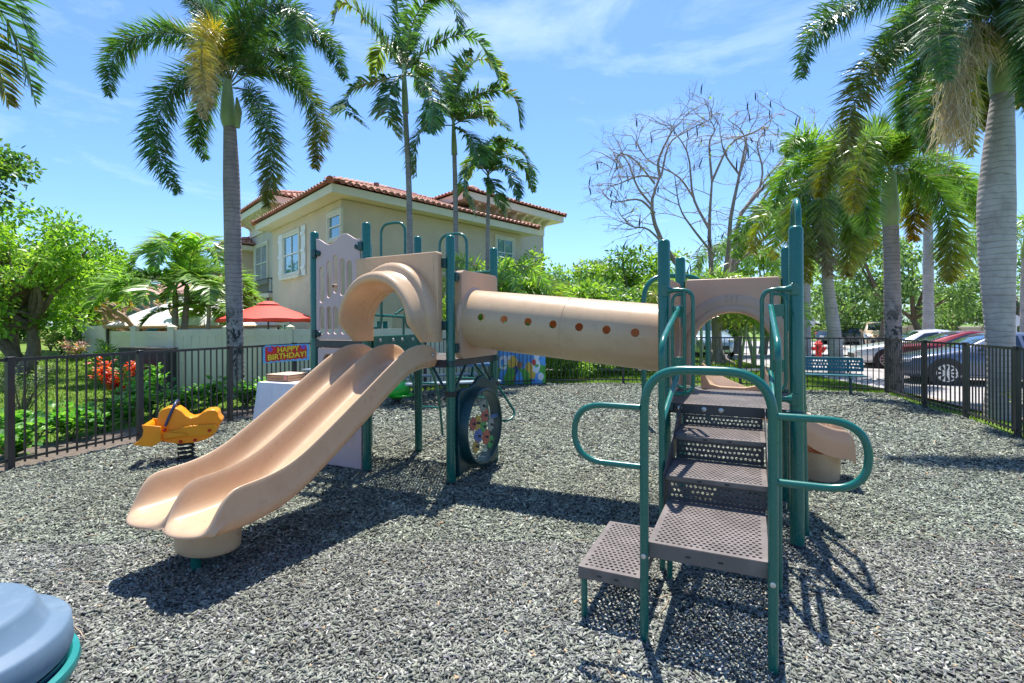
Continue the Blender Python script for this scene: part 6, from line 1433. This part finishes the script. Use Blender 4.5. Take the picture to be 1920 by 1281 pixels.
# -------------------------------- bare tree
def bare():
    Y = 20; base = at(1345, 684, Y); base.z = -.05; root = thing('bare_tree', 'leafless spreading tree with dark seed pods against the sky', 'tree', base); rd = random.Random(3); m = MB(); tw = MB(); tips = []
    def limb(pts, r0, r1, mbx=m, n=9): mbx.tube(catmull(pts, 10), [r0+(r1-r0)*i/10 for i in range(11)], n)
    T1 = at(1343, 600, Y); m.tube(catmull([base, at(1344, 640, Y), T1], 8), [.42, .25, .21, .2, .19, .18, .18, .18, .18], 14)
    for k in range(6):
        a = k*1.05+.2; m.tube([base + Vector((math.cos(a)*.75, math.sin(a)*.75, -.03)), base + Vector((math.cos(a)*.35, math.sin(a)*.35, .12)), base + Vector((math.cos(a)*.1, math.sin(a)*.1, .5))], [.05, .1, .12], 8)
    L_ = [([(1343, 602), (1300, 540), (1240, 450), (1222, 385), (1238, 330)], -.6, .13), ([(1343, 602), (1335, 520), (1330, 430), (1335, 340)], .3, .13), ([(1344, 602), (1375, 500), (1390, 400), (1470, 310), (1500, 220)], .5, .13), ([(1344, 602), (1365, 480), (1370, 410), (1386, 330), (1400, 260)], -.9, .11), ([(1343, 602), (1380, 460), (1440, 360), (1460, 325)], 1.2, .09),
          ([(1238, 335), (1235, 300), (1258, 250), (1275, 230)], -.8, .06), ([(1228, 400), (1200, 375), (1165, 378), (1150, 380)], -1.0, .05), ([(1236, 335), (1200, 330), (1160, 345), (1145, 350)], -.3, .045), ([(1330, 430), (1300, 370), (1290, 290), (1260, 240)], .9, .06), ([(1335, 340), (1330, 270), (1340, 245), (1332, 225)], .4, .05), ([(1388, 330), (1360, 290), (1350, 250)], -1.2, .045), ([(1250, 465), (1215, 430), (1185, 425), (1165, 405)], -1.4, .045),
          ([(1240, 330), (1255, 270), (1290, 245), (1330, 225)], .6, .045), ([(1228, 345), (1190, 300), (1160, 290), (1142, 330)], -1.5, .04), ([(1335, 340), (1370, 270), (1420, 245), (1450, 220)], -1.4, .05), ([(1390, 400), (1440, 330), (1500, 270), (1530, 250)], 1.5, .05), ([(1300, 370), (1270, 330), (1215, 300), (1185, 255)], 1.5, .045), ([(1386, 330), (1400, 280), (1390, 245), (1365, 225)], 1.3, .045), ([(1340, 480), (1300, 430), (1275, 390), (1265, 330)], -1.6, .05), ([(1375, 500), (1430, 450), (1470, 400), (1500, 370)], -1.2, .05),
          ([(1420, 370), (1430, 320), (1420, 270), (1440, 240)], .8, .05), ([(1222, 385), (1195, 350), (1175, 300), (1150, 285)], .1, .05)]
    starts = []
    for px, dz, r in L_:
        pts = pxs(px, Y, (0 if r > .08 else dz*.6, dz*.8, dz)); limb(pts, r, r*.3); starts += catmull(pts, 10)[4:]
    def grow(p, d, ln, r, lev):
        a = p; pts = [a]
        for k in range(3): d = (d + Vector((rd.uniform(-.35, .35), rd.uniform(-.35, .35), rd.uniform(-.3, .24)))).normalized(); a = a + d*ln/3; pts.append(a)
        tw.tube(pts, [r, r*.85, r*.7, r*.5], 5); tips.append(a)
        if lev > 0:
            for k in range(2 + (rd.random() < .45)): grow(pts[rd.choice((1, 2, 3))], (d + Vector((rd.uniform(-.95, .95), rd.uniform(-.95, .95), rd.uniform(-.55, .55)))).normalized(), ln*rd.uniform(.55, .8), r*.6, lev-1)
    for s in starts:
        if rd.random() < .9:
            d = (s - T1); d = (d.normalized()*.6 + Vector((rd.uniform(-1, 1), rd.uniform(-1, 1), rd.uniform(-.75, .45)))).normalized(); grow(s, d, rd.uniform(.5, 1.15), .019, 3)
    m.build('trunk', M['greybark'], root, smooth=60); tw.build('twigs', M['greybark'], root, smooth=60)
    pod = pbr('dark_pod', (.025, .018, .018), .6); pm = MB()
    for t in rd.sample(tips, 55):
        pm = MB(); ln = rd.uniform(.25, .5); w_ = Vector((rd.uniform(-.12, .12), rd.uniform(-.1, .1), 0)); pm.tube([t, t + w_*.6 - UP*ln*.4, t + w_ - UP*ln*.75, t + w_*.6 - UP*ln], [.008, .026, .026, .006], 6, flat=.5); pm.build('seed_pod', pod, root)
    nb = NB(); rng = np.random.default_rng(9); P = np.array([tuple(t) for t in rd.sample(tips, 60)]).repeat(3, 0) + rng.normal(0, .06, (180, 3)); ovals(nb, P, unit(rng.normal(0, 1, (180, 3))), unit(rng.normal(0, 1, (180, 3)) + np.array([0, 0, 1])), .12, .05, np.tile(LG[2], (180, 1))); nb.build('young_leaves', M['leaf'], root)
bare()
def frangipani():
    Y = 16.5; base = at(283, 640, Y); base.z = gh(base.x, base.y); root = thing('gnarled_tree', 'bare tan gnarled frangipani left of the white tent', 'tree', base); rd = random.Random(12); m = MB()
    def grow(p, d, ln, r, lev):
        q = p + d*ln*.5 + Vector((rd.uniform(-.1, .1), rd.uniform(-.1, .1), .05)); e = p + d*ln; m.tube(catmull([p, q, e], 5), [r*(1-.05*i) for i in range(6)], 8)
        if lev: 
            for k in range(3): grow(e, (d*.4 + Vector((rd.uniform(-1, 1), rd.uniform(-.8, .8), rd.uniform(.0, .8)))).normalized(), ln*.72, r*.76, lev-1)
        else: ends.append(e)
    ends = []
    grow(base, Vector((-.1, 0, 1)), .8, .12, 0); m.tube([base, base + UP*.9], .12, 10)
    for a in (-2.6, -1.9, .3, 1.2, 2.6): grow(base + UP*.75, Vector((math.cos(a)*.9, math.sin(a)*.5, .55)).normalized(), .78, .085, 2)
    m.build('trunk', M['twig'], root, smooth=60); nb = NB(); rng = np.random.default_rng(4); P = np.array([tuple(e) for e in ends[::2]]).repeat(9, 0); n = len(P)
    ovals(nb, P, unit(rng.normal(0, 1, (n, 3)) + np.array([0, 0, .6])), unit(rng.normal(0, .5, (n, 3)) + np.array([0, 0, 1])), .16, .06, np.array([(.42, .26, .04), (.16, .24, .04)])[rng.integers(0, 2, n)]); nb.build('foliage', M['leaf'], root)
frangipani()

# -------------------------------- shrubs along the left fence and beds
def shrub(label, base, h, w_, seed, n=420, ln=.10, wd=.07, cols=(G_MD, G_LT, G_LT*1.2), stems=6, group=None, name='shrub', top=.5, cat='shrub'):
    rng = np.random.default_rng(seed); rd = random.Random(seed); base = Vector(base); base.z = gh(base.x, base.y); root = thing(name, label, cat, base, group); m = MB(); P = []; Dd = []
    for k in range(stems):
        a = rd.uniform(0, 6.28); e = base + Vector((math.cos(a)*w_*rd.uniform(.2, 1), math.sin(a)*w_*rd.uniform(.2, 1), h*rd.uniform(.55, 1))); mid = base*.5 + e*.5 + Vector((0, 0, h*.12)); cv = catmull([base - UP*.03, mid, e], 12); m.tube(cv, [.012*(1-.05*i) for i in range(13)], 5)
        for j in range(n//stems): p = cv[min(12, 2+int(rd.random()**.8*11))]; P.append(tuple(p)); a2 = rd.uniform(0, 6.28); Dd.append((math.cos(a2), math.sin(a2), rd.uniform(-.25, .9)))
    m.build('stem', M['bark'], root, smooth=60); P = np.array(P) + rng.normal(0, .035, (len(P), 3)); D = unit(np.array(Dd)); n = len(P); cc = np.array(cols); C = cc[rng.integers(0, len(cc), n)]*rng.uniform(.75, 1.25, n)[:, None]; nb = NB()
    ovals(nb, P + D*.03, D, unit(rng.normal(0, .35, (n, 3)) + np.array([0, 0, 1])), ln*rng.uniform(.7, 1.25, n), wd*rng.uniform(.75, 1.2, n), C); nb.build('foliage', M['leaf'], root); return root
CL = (np.array([.05, .19, .03]), np.array([.09, .28, .04]), np.array([.15, .36, .05]), np.array([.22, .42, .09]))
for i, (px, py, Y, h, w_, lab) in enumerate([(60, 800, 6.75, .62, .42, 'glossy round leaved shrub between the first fence posts'), (130, 800, 7.0, .7, .42, 'tallest glossy shrub left of the orange rider'), (190, 790, 7.5, .6, .4, 'glossy shrub behind the pickets left of the second fence post'), (235, 780, 8.1, .8, .38, 'bushy glossy shrub beside the second fence post'), (285, 770, 8.7, .75, .4, 'glossy shrub behind the orange rider handle'), (350, 760, 9.2, .55, .36, 'small glossy shrub in front of the cream fence'),
                                         (395, 760, 9.4, .7, .36, 'glossy shrub left of the tall palm trunk'), (460, 765, 9.7, .62, .36, 'glossy shrub right of the tall palm trunk'), (500, 760, 10.4, .6, .36, 'glossy shrub beside the white party table'), (15, 840, 6.0, .5, .4, 'glossy shrub at the left picture edge by the fence')]):
    b = at(px, 700, Y); shrub(lab, b, h*.78, w_, 140+i, 230, .115, .085, CL, 7, 'glossy round leaved shrubs along the left fence')
b = at(40, 700, 8.6); shrub('grey green feathery bush behind the left end of the fence', b, 1.0, .7, 160, 1500, .055, .016, (np.array([.10, .17, .06]), np.array([.17, .25, .09]), np.array([.22, .3, .13])), 16)
for i, (px, Y, h, w_, cols, lab) in enumerate([(222, 10.8, .85, .45, (np.array([.62, .05, .02]), np.array([.75, .16, .03]), np.array([.4, .03, .03])), 'red and orange croton shrub by the fence return'), (205, 12.6, 1.05, .7, (G_MD, G_LT*1.3, np.array([.4, .5, .22])), 'pale variegated shrub behind the red croton'), (262, 9.9, .75, .5, CL, 'green shrub in front of the storage lockers'), (140, 16, .6, .6, (np.array([.5, .22, .25]), np.array([.6, .4, .4]), G_MD), 'pink flowering shrub in the far bed'), (115, 17, .9, .8, (G_MD, G_LT), 'rounded green shrub in the far bed'), (95, 18, .7, .7, (np.array([.4, .28, .18]), G_LT), 'tan grassy shrub in the far bed'), (150, 19, 1.1, .7, (G_LT, G_LT*1.4), 'bright lime shrub in front of the thatch'),
                                            (1893, 6.95, .75, .3, (G_LT, np.array([.35, .33, .05]), G_LT*1.4), 'thin yellow green shrub at the right fence near the edge'), (1915, 6.2, .6, .3, (G_LT, G_LT*1.4), 'low bright shrub behind the last right fence post')]):
    b = at(px, 700, Y); b.x += .35 if px > 1800 else 0; shrub(lab, b, h, w_, 170+i, 620 if px < 1800 else 220, .12 if px < 1800 else .07, .05 if px < 1800 else .035, cols, 9)
# low flower bed and hedges by the road
for i, (px, Y, lab) in enumerate([(1590, 45, 'low clipped hedge in front of the far tan wall'), (1755, 41, 'long low hedge before the far wall beside the white banded palm'), (1683, 43, 'yellow flowering shrub by the far tan wall')]):
    b = at(px, 640, Y); shrub(lab, b, .75, 1.5, 190+i, 900, .2, .12, (G_LT, G_MD) if i < 2 else (np.array([.7, .5, .05]), G_LT), 10)

# -------------------------------- grass tufts
def grass():
    nb = NB(); rng = np.random.default_rng(77)
    def patch(n, x0, x1, y0, y1, hh, test):
        x = rng.uniform(x0, x1, n); y = rng.uniform(y0, y1, n); k = test(x, y); x, y = x[k], y[k]; n = len(x); z = np.array([gh(a, b) for a, b in zip(x, y)]); P = np.stack([x, y, z-.01], 1)
        D = unit(rng.normal(0, .35, (n, 3)) + np.array([0, 0, 1])); h = hh*rng.uniform(.6, 1.3, n)[:, None]; s = unit(np.cross(D, rng.normal(0, 1, (n, 3))))*.007*(1+y[:, None]*.06)
        V = np.stack([P - s, P + s, P + D*h], 1).reshape(-1, 3); c = np.array([(.07, .17, .02), (.12, .24, .025), (.2, .32, .04), (.26, .30, .07)])[rng.integers(0, 4, n)]*rng.uniform(.8, 1.2, n)[:, None]; nb.add(V, [np.arange(n*3).reshape(-1, 3)], np.repeat(c, 3, 0))
    bed = [(-7.0, 3.0), (-6.0, 3.0)] + FENCE[:8] + [(-3.3, 12.2), (-4.2, 11.8), (-5.6, 8.6), (-6.6, 5.5)]
    mk_ = lambda x, y: ~inside(x, y, MULCH) & ~inside(x, y, bed) & (np.abs(x) < y*1.05+.5)
    patch(60000, -16, -3, 4.5, 16, .07, mk_); patch(42000, -3, 9, 11, 16.5, .06, mk_); patch(14000, 1, 10.5, 17.6, 24, .08, mk_)
    patch(5000, 6.4, 8.7, 5, 11.5, .07, lambda x, y: mk_(x, y) & (x < 7.7 + (y-5)*.09))
    return nb
tag(grass().build('grass', M['blade']), 'short lawn grass blades outside the playground fence', 'grass', kind='stuff')
